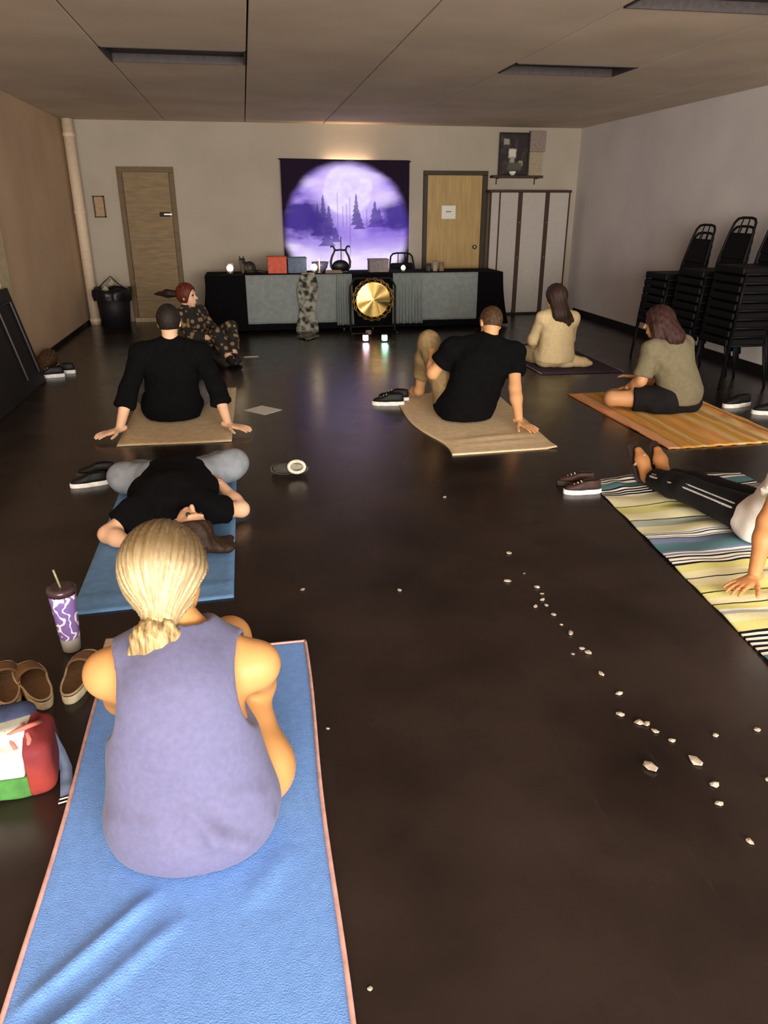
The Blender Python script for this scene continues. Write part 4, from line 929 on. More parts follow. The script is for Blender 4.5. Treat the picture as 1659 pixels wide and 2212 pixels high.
# --- 4: man in black T-shirt, left knee up, leaning on the right arm
M_khaki = mat('khaki_cotton', (150, 126, 88), 0.85)
person('man in black T-shirt propped on his right arm with one khaki knee raised',
  dict(pel=(1.64, 5.56, 0.13), waist=(1.67, 5.54, 0.27), chest=(1.73, 5.52, 0.44), neck=(1.79, 5.53, 0.61), front=(-0.25, 1, 0.1), head=(1.815, 5.585, 0.745), face=(-0.25, 0.9, -0.55), up=(0.1, 0.5, 0.86),
       sL=(1.515, 5.56, 0.565), eL=(1.385, 5.64, 0.36), wL=(1.42, 5.83, 0.50), hdL=(0.25, 0.7, 0.35), hnL=(-0.6, 0.1, 0.8), tsL=-1,
       sR=(1.985, 5.48, 0.525), eR=(1.962, 5.35, 0.285), wR=(1.955, 5.19, 0.065), hdR=(0.35, -0.85, -0.15), hnR=(0, 0, 1), tsR=1, curlL=0.35, curlR=0.1,
       hL=(1.53, 5.62, 0.12), kL=(1.42, 5.95, 0.56), aL=(1.40, 6.18, 0.10), tL=(1.37, 6.36, 0.05),
       hR=(1.75, 5.60, 0.12), kR=(1.98, 5.98, 0.14), aR=(1.70, 6.20, 0.06), tR=(1.55, 6.28, 0.05)),
  SK_tan,
  [dict(name='trousers', mat=M_khaki, parts=['legL:1.7', 'legR:1.7', 'hipL', 'hipR'], t=0.02, wr=0.003),
   dict(name='shirt', mat=M_blackT, parts=['torso', 'armL:0.62', 'armR:0.62', 'hipL', 'hipR'], t=0.022, loose=0.018, wr=0.004, zmin=0.02,
        extra=[cone((1.645, 5.53, 0.09), (1.74, 5.50, 0.42), 0.22, 0.215, (-0.15, 1, 0.1), 0.75)])],
  [dict(mat=mat('short_brown_hair', (92, 66, 42), 0.6, rgb2=(52, 36, 24), scale=60, bump=0.4), cap=0.008, planes=(((0, 0.055, 0.03), (0, 1, -0.45)), ((0, 0, -0.035), (0, 0.25, -1))))],
  sc=1.12, h=0.011, z0=0.012)

# --- 5: woman in cream, long brown hair
M_cream = mat('cream_knit', (220, 196, 150), 0.9, var=0.05, scale=40, bump=0.2)
M_brownh = mat('long_brown_hair', (70, 46, 38), 0.5, rgb2=(32, 20, 18), scale=14, stretch=(8, 8, 1), bump=0.4)
person('woman in cream top and trousers with long brown hair kneeling near the white cabinet',
  dict(pel=(3.11, 7.34, 0.16), waist=(3.11, 7.34, 0.28), chest=(3.115, 7.36, 0.42), neck=(3.10, 7.38, 0.57), front=(-0.35, 1, 0), head=(3.075, 7.39, 0.72), face=(-0.55, 0.85, 0.05), up=(-0.03, 0.0, 1),
       sL=(2.955, 7.37, 0.515), eL=(2.905, 7.48, 0.28), wL=(3.02, 7.68, 0.17), hdL=(0.3, 0.9, -0.1), hnL=(-0.3, 0, 0.9), tsL=-1,
       sR=(3.275, 7.37, 0.505), eR=(3.31, 7.48, 0.27), wR=(3.18, 7.68, 0.17), hdR=(-0.2, 0.9, -0.1), hnR=(0.3, 0, 0.9), tsR=1,
       hL=(3.02, 7.38, 0.13), kL=(2.95, 7.75, 0.09), aL=(3.12, 7.42, 0.06), tL=(3.26, 7.30, 0.04),
       hR=(3.20, 7.38, 0.13), kR=(3.20, 7.78, 0.09), aR=(3.34, 7.34, 0.065), tR=(3.47, 7.30, 0.05)),
  SK_fair,
  [dict(name='trousers', mat=M_cream, parts=['legL', 'legR', 'hipL', 'hipR', 'footR', 'footL'], t=0.018, wr=0.002),
   dict(name='top', mat=M_cream, parts=['torso', 'armL:1.9', 'armR:1.9', 'hipL', 'hipR'], t=0.016, wr=0.003, zmin=0.075,
        extra=[cone((3.11, 7.33, 0.12), (3.115, 7.35, 0.40), 0.205, 0.18, (-0.2, 1, 0), 0.72)])],
  [dict(mat=M_brownh, cap=0.02, planes=(((0, 0.06, 0.0), (0, 1, -0.35)),), prims=[cone((3.085, 7.34, 0.72), (3.10, 7.27, 0.56), 0.092, 0.085, (0, 1, 0), 0.7), cone((3.10, 7.27, 0.57), (3.17, 7.25, 0.47), 0.085, 0.04, (0, 1, 0), 0.5),
        cone((3.14, 7.30, 0.60), (3.22, 7.27, 0.50), 0.06, 0.03, (0, 1, 0), 0.6)], k=0.03, disp=lambda X, Y, Z: 0.003*np.sin(160*X+40*Z))],
  h=0.012, z0=0.012, tw=(0.15, 0.13, 0.14))

# --- 6: woman in olive T-shirt on the orange towel
M_olive = mat('olive_grey_cotton', (124, 116, 92), 0.9, var=0.07, scale=30, bump=0.15)
M_auburn = mat('auburn_hair', (74, 42, 36), 0.5, rgb2=(34, 18, 18), scale=14, stretch=(6, 6, 1.4), bump=0.5)
person('woman in olive grey T-shirt and black shorts cross-legged on the orange striped towel',
  dict(pel=(3.40, 5.50, 0.13), waist=(3.40, 5.50, 0.27), chest=(3.36, 5.52, 0.43), neck=(3.29, 5.56, 0.575), front=(-0.55, 0.85, 0.0), head=(3.225, 5.60, 0.71), face=(-0.75, 0.65, -0.15), up=(-0.12, 0.12, 0.98),
       sL=(3.135, 5.49, 0.515), eL=(3.085, 5.50, 0.265), wL=(3.07, 5.68, 0.17), hdL=(0.3, 0.9, -0.2), hnL=(-0.2, 0, 0.95), tsL=-1,
       sR=(3.475, 5.60, 0.525), eR=(3.52, 5.75, 0.29), wR=(3.30, 5.95, 0.20), hdR=(-0.6, 0.7, -0.1), hnR=(0.2, 0, 0.95), tsR=1,
       hL=(3.30, 5.44, 0.12), kL=(2.90, 5.60, 0.105), aL=(3.10, 5.92, 0.06), tL=(3.30, 5.98, 0.05),
       hR=(3.50, 5.58, 0.12), kR=(3.50, 6.02, 0.12), aR=(3.18, 5.98, 0.06), tR=(3.02, 5.95, 0.05)),
  SK_tan,
  [dict(name='shorts', mat=mat('black_shorts', (18, 16, 18), 0.85), parts=['legL:0.62', 'legR:0.62', 'hipL', 'hipR'], t=0.022, loose=0.012, wr=0.002,
        extra=[cone((3.20, 5.42, 0.075), (3.52, 5.44, 0.085), 0.075, 0.09)]),
   dict(name='shirt', mat=M_olive, parts=['torso', 'armL:0.85', 'armR:0.85'], t=0.018, loose=0.02, wr=0.004, zmin=0.085,
        extra=[cone((3.43, 5.46, 0.16), (3.34, 5.53, 0.45), 0.20, 0.17, (-0.4, 0.9, 0), 0.78)])],
  [dict(mat=M_auburn, cap=0.022, planes=(((0, 0.065, 0.0), (0, 1, -0.35)),), prims=[cone((3.24, 5.56, 0.70), (3.31, 5.49, 0.61), 0.10, 0.09), cone((3.20, 5.54, 0.66), (3.18, 5.52, 0.61), 0.07, 0.05)], k=0.03,
        disp=lambda X, Y, Z: 0.004*np.sin(110*X+60*Z)*np.sin(90*Y))],
  h=0.012, z0=0.014, tw=(0.165, 0.15, 0.16), sc=1.04)

# --- 7: person in white T-shirt on the striped blanket, cut by the right edge
M_white = mat('white_cotton', (232, 226, 224), 0.85, var=0.03, scale=30, bump=0.12)
person('person in white T-shirt and black leggings leaning back on the striped blanket',
  dict(pel=(2.53, 3.02, 0.13), waist=(2.53, 2.96, 0.27), chest=(2.55, 2.88, 0.42), neck=(2.57, 2.84, 0.575), front=(-0.15, 1, 0.25), head=(2.585, 2.86, 0.73), face=(-0.25, 0.95, 0.05), up=(0, -0.08, 0.99),
       sL=(2.395, 2.83, 0.515), eL=(2.215, 2.70, 0.27), wL=(2.10, 2.57, 0.065), hdL=(-0.85, -0.35, -0.12), hnL=(0, 0, 1), tsL=-1,
       sR=(2.745, 2.83, 0.515), eR=(2.87, 2.68, 0.28), wR=(2.92, 2.55, 0.06), hdR=(0.5, -0.8, -0.12), hnR=(0, 0, 1), tsR=1, curlL=0.16,
       hL=(2.44, 3.06, 0.12), kL=(2.30, 3.46, 0.135), aL=(2.29, 3.86, 0.07), tL=(2.28, 3.99, 0.20),
       hR=(2.62, 3.06, 0.12), kR=(2.46, 3.47, 0.12), aR=(2.395, 3.85, 0.07), tR=(2.40, 3.98, 0.20)),
  SK_brown,
  [dict(name='leggings', mat=mat('black_leggings', (15, 14, 18), 0.75), parts=['legL:1.82', 'legR:1.82', 'hipL', 'hipR'], t=0.014, wr=0.002),
   dict(name='side_stripe', mat=mat('stripe_white', (190, 188, 190), 0.8), parts=[], wr=0.0, h=0.006, k=0.004,
        extra=[cone((2.335, 3.09, 0.165), (2.238, 3.44, 0.168), 0.007, 0.007), cone((2.238, 3.44, 0.168), (2.232, 3.74, 0.118), 0.007, 0.007), cone((2.348, 3.09, 0.188), (2.252, 3.44, 0.186), 0.006, 0.006), cone((2.252, 3.44, 0.186), (2.245, 3.74, 0.130), 0.006, 0.006)]),
   dict(name='shirt', mat=M_white, parts=['torso', 'armL:0.62', 'armR:0.62', 'hipL', 'hipR'], t=0.018, loose=0.022, wr=0.004, zmin=0.03,
        extra=[cone((2.53, 3.00, 0.12), (2.55, 2.88, 0.40), 0.20, 0.185, (0, 1, 0.2), 0.74)]),
   dict(name='sandal', mat=mat('dark_sandal', (46, 30, 26), 0.6), parts=[], wr=0, h=0.006, k=0.006,
        extra=[cone((2.285, 3.925, 0.045), (2.27, 4.045, 0.20), 0.045, 0.04, (0, 0.8, -0.6), 0.25)]),
   dict(name='sandal', mat=mat('dark_sandal', (46, 30, 26), 0.6), parts=[], wr=0, h=0.006, k=0.006,
        extra=[cone((2.40, 3.925, 0.045), (2.41, 4.04, 0.20), 0.045, 0.04, (0, 0.8, -0.6), 0.25)]),
   dict(name='sandal_strap', mat=mat('pale_strap', (176, 160, 140), 0.7), parts=[], wr=0, h=0.005, k=0.005,
        extra=[cone((2.235, 3.93, 0.125), (2.285, 3.925, 0.185), 0.009, 0.009), cone((2.285, 3.925, 0.185), (2.33, 3.94, 0.135), 0.009, 0.009), cone((2.36, 3.93, 0.125), (2.40, 3.925, 0.185), 0.009, 0.009), cone((2.40, 3.925, 0.185), (2.445, 3.94, 0.135), 0.009, 0.009)])],
  [dict(mat=mat('dark_hair_7', (40, 28, 24), 0.5, rgb2=(22, 16, 14), scale=30, bump=0.4), cap=0.016, planes=(((0, 0.06, 0.0), (0, 1, -0.4)),), prims=[cone((2.59, 2.80, 0.74), (2.59, 2.75, 0.60), 0.085, 0.06)], k=0.03)],
  h=0.010, z0=0.016)

# --- 8: red-haired woman in leopard print at the back left
def leopard():
    m = bpy.data.materials.new('leopard_print'); m.use_nodes = True; nt = m.node_tree; b = nt.nodes['Principled BSDF']
    tc = nt.nodes.new('ShaderNodeTexCoord'); v = nt.nodes.new('ShaderNodeTexVoronoi'); v.inputs['Scale'].default_value = 17
    nt.links.new(tc.outputs['Object'], v.inputs['Vector'])
    r = nt.nodes.new('ShaderNodeValToRGB'); cr = r.color_ramp
    cr.elements[0].position = 0.34; cr.elements[0].color = (*lin((140, 114, 80)), 1); cr.elements[1].position = 0.44; cr.elements[1].color = (*lin((30, 24, 21)), 1)
    nt.links.new(v.outputs['Distance'], r.inputs['Fac']); nt.links.new(r.outputs['Color'], b.inputs['Base Color']); b.inputs['Roughness'].default_value = 0.85
    return m
M_leo = leopard()
M_red = mat('red_brown_hair', (120, 52, 34), 0.5, rgb2=(58, 22, 16), scale=16, stretch=(4, 4, 2), bump=0.4)
person('red-haired woman in dark leopard print turned sideways at the back left',
  dict(pel=(-0.60, 8.62, 0.14), waist=(-0.60, 8.60, 0.27), chest=(-0.625, 8.56, 0.40), neck=(-0.66, 8.53, 0.545), front=(0.75, -0.55, 0.1), head=(-0.655, 8.51, 0.685), face=(0.92, -0.35, -0.05), up=(0.02, 0, 1),
       sL=(-0.545, 8.70, 0.485), eL=(-0.42, 8.68, 0.29), wL=(-0.33, 8.50, 0.27), hdL=(0.4, -0.8, 0), hnL=(0, 0, 1), tsL=-1,
       sR=(-0.745, 8.43, 0.480), eR=(-0.64, 8.30, 0.29), wR=(-0.45, 8.26, 0.27), hdR=(0.9, 0, 0), hnR=(0, 0, 1), tsR=1,
       hL=(-0.53, 8.68, 0.13), kL=(-0.22, 8.48, 0.34), aL=(-0.20, 8.22, 0.06), tL=(-0.16, 8.06, 0.05),
       hR=(-0.62, 8.54, 0.13), kR=(-0.36, 8.26, 0.30), aR=(-0.24, 8.10, 0.06), tR=(-0.18, 7.95, 0.05)),
  SK_fair,
  [dict(name='trousers', mat=M_leo, parts=['legL:1.8', 'legR:1.8', 'hipL', 'hipR'], t=0.016, wr=0.002),
   dict(name='top', mat=M_leo, parts=['torso', 'armL:1.8', 'armR:1.8', 'hipL', 'hipR'], t=0.016, wr=0.003),
   dict(name='shoe', mat=mat('dark_shoe', (34, 30, 32), 0.6), parts=['footL'], t=0.012, wr=0),
   dict(name='shoe', mat=mat('dark_shoe', (34, 30, 32), 0.6), parts=['footR'], t=0.012, wr=0),
   dict(name='shoe_stripe', mat=M_white, parts=[], wr=0, h=0.006, k=0.005, extra=[cone((-0.238, 8.03, 0.04), (-0.235, 8.03, 0.095), 0.009, 0.009), cone((-0.20, 7.985, 0.04), (-0.20, 7.985, 0.095), 0.009, 0.009)])],
  [dict(mat=M_red, cap=0.018, planes=(((0, 0.05, 0.0), (0, 1, -0.35)),), k=0.03),
   dict(name='ponytail', mat=mat('dark_ponytail', (46, 26, 22), 0.5, rgb2=(24, 14, 12), scale=20, bump=0.4), prims=[cone((-0.75, 8.54, 0.70), (-0.86, 8.57, 0.705), 0.035, 0.042), cone((-0.86, 8.57, 0.705), (-1.0, 8.60, 0.70), 0.042, 0.010)], k=0.02, disp=lambda X, Y, Z: 0.003*np.sin(160*Z+30*X))],
  h=0.012, z0=0.004, tw=(0.15, 0.13, 0.14))

# ---------------------------------------------------------------- cat figurine and cup on the table
M_cat = mat('dark_figurine', (48, 36, 28), 0.5, rgb2=(24, 18, 15), scale=30)
t = thing('cat_figurine', 'dark crouching cat figurine with pricked ears at the left end of the table', 'figurine', (0.0, 10.56, TZ))
cz = TZ+0.004
V, Fq = sdf_mesh([ell((0.035, 10.56, cz+0.075), (0.085, 0.055, 0.085)), cone((-0.04, 10.55, cz+0.05), (-0.055, 10.55, cz+0.15), 0.045, 0.036), ell((-0.06, 10.545, cz+0.165), (0.042, 0.036, 0.036)),
    cone((-0.045, 10.52, cz+0.05), (-0.055, 10.51, cz+0.012), 0.018, 0.016), cone((-0.035, 10.59, cz+0.05), (-0.045, 10.59, cz+0.012), 0.018, 0.016), ell((0.06, 10.55, cz+0.03), (0.06, 0.06, 0.03))], 0.006, 0.02, clip=[lambda X, Y, Z: TZ+0.002-Z+0*X+0*Y])
mobj('body', V, Fq, M_cat, t, world=True)
for x in (-0.083, -0.035):
    bm = bmesh.new(); tube(bm, [(x, -0.012, 0.185), (x*1.08, -0.012, 0.235)], [0.017, 0.002], 8); bobj('ear', bm, M_cat, t, smooth=True)
bm = bmesh.new(); tube(bm, [(0.10, 0.0, 0.03), (0.15, -0.02, 0.035), (0.21, -0.03, 0.025), (0.26, -0.02, 0.015)], [0.022, 0.022, 0.016, 0.008], 8); bobj('tail', bm, M_cat, t, smooth=True)
t = thing('small_cup', 'small dull grey cup behind the tealight at the table corner', 'cup', (-0.215, 10.60, TZ+0.002))
bm = bmesh.new(); lathe(bm, [(0, 0), (0.028, 0), (0.032, 0.01), (0.052, 0.135), (0.048, 0.135), (0.028, 0.012), (0, 0.012)], 18); bobj('cup_shell', bm, mat('dull_grey_cup', (140, 126, 112), 0.5), t, smooth=True)

# ---------------------------------------------------------------- mats, towels, blanket
def sheet(name, label, cat, corners, nx, ny, thick, hfun, m, edge=None, edge_m=None, z=0.0, bulge=None):
    """cloth on the floor; corners: near-left, near-right, far-right, far-left"""
    c = [np.array(p, float) for p in corners]; org = (c[0]+c[1]+c[2]+c[3])/4
    t = thing(name, label, cat, (org[0], org[1], z)) if edge else None
    V = []; Fq = []
    pos = {}
    for i in range(nx+1):
        for j in range(ny+1):
            u, v = i/nx, j/ny
            p = (c[0]*(1-u)+c[1]*u)*(1-v)+(c[3]*(1-u)+c[2]*u)*v
            if bulge: p = p+np.array(bulge(u, v))
            hh = max(0.0, hfun(u, v, p[0], p[1]))
            V.append((p[0]-org[0], p[1]-org[1], thick+hh)); pos[i, j] = V[-1]
    for i in range(nx):
        for j in range(ny): a = i*(ny+1)+j; Fq.append((a, a+ny+1, a+ny+2, a+1))
    o = mobj('cloth' if edge else name, V, Fq, m, t)
    s_ = o.modifiers.new('thickness', 'SOLIDIFY'); s_.thickness = thick-0.001; s_.offset = -1
    if edge:
        bm = bmesh.new()
        loop = [pos[0, j] for j in range(ny+1)]; tube(bm, loop, edge, 6)
        loop = [pos[nx, j] for j in range(ny+1)]; tube(bm, loop, edge, 6)
        loop = [pos[i, ny] for i in range(nx+1)]; tube(bm, loop, edge, 6)
        bobj('binding', bm, edge_m, t, smooth=True)
        return t
    o.location = (org[0], org[1], z)
    return tag(o, label, cat)
def fold(p, q, w, a):
    p, q = np.array(p), np.array(q); d = (q-p)/np.linalg.norm(q-p); L = np.linalg.norm(q-p)
    def f_(x, y):
        r = np.array((x, y))-p; s = r@d; n_ = r@np.array((-d[1], d[0]))
        return a*math.exp(-(n_/w)**2)*max(0.0, min(1.0, s/0.08))*max(0.0, min(1.0, (L-s)/0.08))
    return f_
f1 = fold((-0.30, 1.42), (-0.60, 1.12), 0.018, 0.014); f2 = fold((-0.24, 1.33), (-0.62, 0.98), 0.02, 0.010); f3 = fold((-0.42, 1.15), (-0.60, 1.02), 0.015, 0.010); f4 = fold((0.02, 1.5), (-0.12, 1.30), 0.03, 0.005)
M_btowel = mat('blue_towel', (108, 154, 228), 0.95, var=0.05, scale=45, bump=0.4, bscale=260, sheen=0.2, spec=0.1)
sheet('blue_towel', 'long blue towel with pink binding under the blonde woman', 'towel', ((-0.60, 0.72), (0.105, 0.72), (0.125, 2.48), (-0.60, 2.48)), 60, 120, 0.012,
      lambda u, v, x, y: f1(x, y)+f2(x, y)+f3(x, y)+f4(x, y)+0.0015*math.sin(9*x+4*y)*math.sin(7*y), M_btowel, 0.006, mat('pink_binding', (214, 168, 160), 0.8),
      bulge=lambda u, v: (0.02*math.sin(v*9)*(u-0.5)*(0.5), 0.0))
o = boxo('pale_mat', -0.64, -0.10, 2.36, 2.645, 0.0, 0.005, mat('pale_pink_mat', (206, 176, 156), 0.8)); tag(o, 'thin pale mat peeking out beyond the far end of the blue towel', 'mat')
M_bmat = mat('blue_mat', (104, 146, 196), 0.85, var=0.06, scale=30, bump=0.3, bscale=150)
sheet('blue_mat', 'shorter blue exercise mat under the person lying down', 'mat', ((-0.815, 2.86), (-0.15, 2.90), (-0.15, 4.55), (-0.83, 4.50)), 20, 60, 0.008,
      lambda u, v, x, y: 0.006*math.exp(-((v-0.075)/0.02)**2), M_bmat)
M_beige = mat('beige_towel', (226, 202, 164), 0.9, var=0.07, scale=18, bump=0.3, bscale=160)
sheet('beige_mat', 'beige mat under the man leaning on both hands', 'mat', ((-0.99, 5.27), (-0.19, 5.25), (-0.17, 7.0), (-1.0, 7.0)), 16, 40, 0.008, lambda u, v, x, y: 0.002*math.sin(u*8+v*5), M_beige)
M_beige2 = mat('tan_towel', (236, 210, 172), 0.9, var=0.06, scale=18, bump=0.3, bscale=160)
sheet('tan_towel', 'tan towel with curled corner under the man propped on one arm', 'towel', ((1.27, 4.66), (2.06, 4.69), (2.16, 6.45), (1.20, 6.45)), 40, 60, 0.008,
      lambda u, v, x, y: 0.010*math.exp(-((v-0.16-0.05*u)/0.03)**2)*math.sin(PI*u) + 0.006*math.exp(-((v-0.10-0.03*u)/0.02)**2)*math.sin(PI*u)+0.012*max(0, u-0.9)*10*max(0, 0.08-v)*12, M_beige2,
      bulge=lambda u, v: ((1-u)*(-0.05*math.exp(-((v-0.5)/0.25)**2)+0.05*math.exp(-((v-0.12)/0.15)**2)), 0.0))
sheet('purple_mat', 'dark purple mat with pale edge under the woman in cream', 'mat', ((2.86, 7.06), (3.72, 7.02), (3.75, 8.75), (2.86, 8.75)), 8, 12, 0.010, lambda u, v, x, y: 0.0, mat('dark_purple_mat', (66, 52, 64), 0.8), 0.006, mat('mauve_edge', (150, 122, 140), 0.7))
# orange towel with stripes along its length
rr = random.Random(3); stops = []; p = 0.0
pal = [(238, 184, 112), (222, 166, 84), (178, 136, 78), (234, 200, 142), (246, 170, 104), (206, 162, 92), (226, 176, 84)]
while p < 1.0:
    stops.append((p, pal[rr.randrange(len(pal))] if p > 0.10 else ((246, 182, 136) if int(p*60) % 2 else (232, 152, 92)))); p += rr.uniform(0.018, 0.045)
sheet('orange_towel', 'orange and ochre striped towel under the woman in olive', 'towel', ((2.82, 4.53), (3.82, 4.56), (3.82, 6.22), (2.78, 6.20)), 70, 60, 0.010,
      lambda u, v, x, y: 0.006*math.sin(u*52+2.5*math.sin(v*9))*(0.3+0.7*math.exp(-((v-0.3)/0.3)**2))+0.012*math.exp(-((u-0.42-0.3*v)/0.05)**2)*math.exp(-((v-0.2)/0.15)**2)+0.01*math.exp(-((u-0.86)/0.08)**2)*abs(math.sin(v*14)),
      stripe_mat('orange_stripes', 0, stops, -0.5, 0.5, wob=0.05, wscale=5))
# striped blanket: bands across
Y0, Y1 = 1.90, 4.02
def band(y0, y1, seq, n=None):
    out = []; k = len(seq) if n is None else n
    for q in range(k): out.append((y0+(y1-y0)*q/k, seq[q % len(seq)]))
    return out
CR, YE, WH, BK, BL, TE, GY = (238, 232, 190), (226, 222, 146), (250, 248, 238), (30, 26, 34), (122, 136, 170), (96, 134, 146), (176, 186, 176)
bs = []
bs += band(1.90, 2.09, [TE]) + band(2.09, 2.25, [WH, BK], 10) + band(2.25, 2.38, [YE, CR]) + band(2.38, 2.42, [GY, WH]) + band(2.42, 2.46, [YE]) + band(2.46, 2.468, [BK]) + band(2.468, 2.56, [CR, YE]) + band(2.56, 2.566, [BK]) + band(2.566, 2.70, [YE, CR]) + band(2.70, 2.71, [BK])
bs += band(2.71, 2.82, [CR, YE]) + band(2.82, 2.92, [BK, WH], 6) + band(2.92, 2.97, [BL, WH, BL]) + band(2.97, 3.07, [TE]) + band(3.07, 3.12, [BL]) + band(3.12, 3.20, [BK, WH, BL, WH], 8)
bs += band(3.20, 3.35, [CR, GY]) + band(3.35, 3.358, [BK]) + band(3.358, 3.55, [CR, YE]) + band(3.55, 3.558, [BK]) + band(3.558, 3.72, [CR]) + band(3.72, 3.83, [WH, BK], 8) + band(3.83, 3.92, [TE]) + band(3.92, 4.02, [WH, BK], 5)
stops = [((y-Y0)/(Y1-Y0), c) for y, c in bs]
mid = (Y0+Y1)/2
def bl_h(u, v, x, y):
    return 0.006+0.006*math.sin(x*9+3*math.sin(y*5))*math.sin(y*13+x*4) + 0.014*math.exp(-((x-2.28)/0.10)**2)*abs(math.sin(y*16)) + 0.016*math.exp(-((x-2.12)/0.04)**2)*math.exp(-((y-3.88)/0.10)**2)
sheet('striped_blanket', 'yellow, teal and black-and-white striped blanket at the right edge', 'blanket', ((1.80, 1.90), (2.95, 1.90), (3.0, 4.0), (1.99, 4.02)), 70, 120, 0.006, bl_h,
      stripe_mat('serape_stripes', 1, stops, Y0-1.955-0.01, Y1-1.955-0.01+0.0, wob=0.05, wscale=3.5))
MATS['serape_stripes'].node_tree.nodes['Map Range'].inputs['From Min'].default_value = Y0-2.955+0.025
MATS['serape_stripes'].node_tree.nodes['Map Range'].inputs['From Max'].default_value = Y1-2.955+0.025

# ---------------------------------------------------------------- footwear
def sole_outline(L, W):
    pts = []
    for a in np.linspace(0, 2*PI, 40, endpoint=False):
        c, s = math.cos(a), math.sin(a); y = 0.5*L*s
        w = 0.5*W*(0.86+0.16*math.sin(1.2*(s+0.1))-0.10*math.exp(-((s+0.15)/0.3)**2))
        cc = math.copysign(abs(c)**0.75, c); pts.append((w*cc, y))
    return pts
def loft(bm, rings, cap0=True, cap1=True):
    R = [[bm.verts.new(p) for p in r] for r in rings]; n = len(R[0])
    for a, b in zip(R[:-1], R[1:]):
        for k in range(n): bm.faces.new((a[k], a[(k+1) % n], b[(k+1) % n], b[k]))
    if cap0: bm.faces.new(R[0][::-1])
    if cap1: bm.faces.new(R[-1])
def slide(label, loc, rotz, group, tilt=0.0):
    """slip-on sandal: thick white sole, brown footbed with rim, strap; toe toward local +Y"""
    t = thing('slide_sandal', label, 'sandal', loc, rotz, group); o_ = sole_outline(0.285, 0.118)
    bm = bmesh.new(); loft(bm, [[(x*0.97, y*0.985, 0) for x, y in o_], [(x, y, 0.006) for x, y in o_], [(x, y, 0.026) for x, y in o_], [(x*0.97, y*0.985, 0.030) for x, y in o_]])
    bobj('sole', bm, mat('cream_sole', (226, 214, 184), 0.7), t, smooth=False)
    bm = bmesh.new(); loft(bm, [[(x*0.97, y*0.985, 0.030) for x, y in o_], [(x*0.97, y*0.985, 0.037) for x, y in o_], [(x*0.92, y*0.965, 0.040) for x, y in o_], [(x*0.86, y*0.93, 0.034) for x, y in o_]])
    fb = bobj('footbed', bm, mat('brown_footbed', (104, 78, 54), 0.8, bump=0.3), t, smooth=True)
    bm = bmesh.new(); V = []
    for j in range(7):
        y = 0.02+0.085*j/6; hw = 0.052-0.004*(j/6)
        V.append([(hw*math.cos(a), y, 0.026+0.052*(1-0.35*(j/6))*math.sin(a)) for a in np.linspace(0, PI, 13)])
    R = [[bm.verts.new(p) for p in r] for r in V]
    for a, b in zip(R[:-1], R[1:]):
        for k in range(12): bm.faces.new((a[k], a[k+1], b[k+1], b[k]))
    s = bobj('strap', bm, mat('brown_strap', (120, 90, 62), 0.8, bump=0.2), t, smooth=True); m_ = s.modifiers.new('thickness', 'SOLIDIFY'); m_.thickness = 0.005
    bm = bmesh.new(); tube(bm, [(x*0.95, y*0.975, 0.038) for x, y in o_]+[(o_[0][0]*0.95, o_[0][1]*0.975, 0.038)], 0.004, 6, caps=False); bobj('welt', bm, mat('pale_welt', (196, 172, 138), 0.7), fb, smooth=True)
    return t
slide('brown slip-on sandal with cream sole, middle one of three beside the blonde woman', (-0.83, 2.35, 0), 0.5, 'brown slip-on sandals')
slide('brown slip-on sandal with cream sole, cut by the left picture edge', (-0.925, 2.36, 0), 0.35, 'brown slip-on sandals')
slide('brown slip-on sandal with cream sole, half hidden behind the blonde woman\'s arm', (-0.685, 2.38, 0), -0.08, 'brown slip-on sandals')
def sneaker(label, loc, rotz, group, up_m, sole_m, lace=True, sc=1.0):
    t = thing('sneaker', label, 'shoe', loc, rotz, group); t.scale = (sc, sc, sc); o_ = sole_outline(0.28, 0.10)
    bm = bmesh.new(); loft(bm, [[(x*0.97, y*0.985, 0) for x, y in o_], [(x, y, 0.006) for x, y in o_], [(x, y, 0.030) for x, y in o_], [(x*0.95, y*0.97, 0.034) for x, y in o_]]); bobj('sole', bm, sole_m, t)
    def up(z, s, hf, y0):
        return [(x*s*(1 if y < 0.05 else 0.98), (y*s if y < 0 else y*s*hf)+y0, z+(0.0 if y > 0 else 0.004)) for x, y in o_]
    bm = bmesh.new(); loft(bm, [up(0.032, 0.96, 1.0, 0), up(0.055, 0.93, 0.93, -0.003), up(0.075, 0.84, 0.55, -0.012), up(0.095, 0.74, 0.22, -0.022), up(0.098, 0.62, 0.16, -0.024), up(0.06, 0.55, 0.15, -0.024)])
    upo = bobj('upper', bm, up_m, t, smooth=True)
    if lace:
        for k in range(3):
            y = 0.012+0.024*k; z = 0.090-0.011*k; bm = bmesh.new(); tube(bm, [(-0.026, y, z-0.006), (0, y+0.004, z+0.004), (0.026, y, z-0.006)], 0.0035, 6); bobj('lace', bm, mat('white_lace', (230, 226, 220), 0.8), upo)
    return t
M_shoeblk = mat('black_shoe', (18, 16, 18), 0.6); M_solew = mat('white_sole', (232, 228, 224), 0.6); M_shoegrey = mat('grey_shoe', (72, 68, 62), 0.7); M_shoebrn = mat('brown_shoe', (60, 40, 36), 0.6)
G1 = 'sneakers left on the floor'
sneaker('black sneaker with white sole beyond the tan towel, nearer one of the pair', (1.115, 6.12, 0), 1.35, G1, M_shoeblk, M_solew)
sneaker('black sneaker with white sole beyond the tan towel, farther one of the pair', (1.19, 6.27, 0), 1.25, G1, M_shoeblk, M_solew)
sneaker('dark sneaker with pale sole lying left of the blue mat', (-1.03, 4.48, 0), 1.75, G1, M_shoeblk, M_solew, False, 0.8)
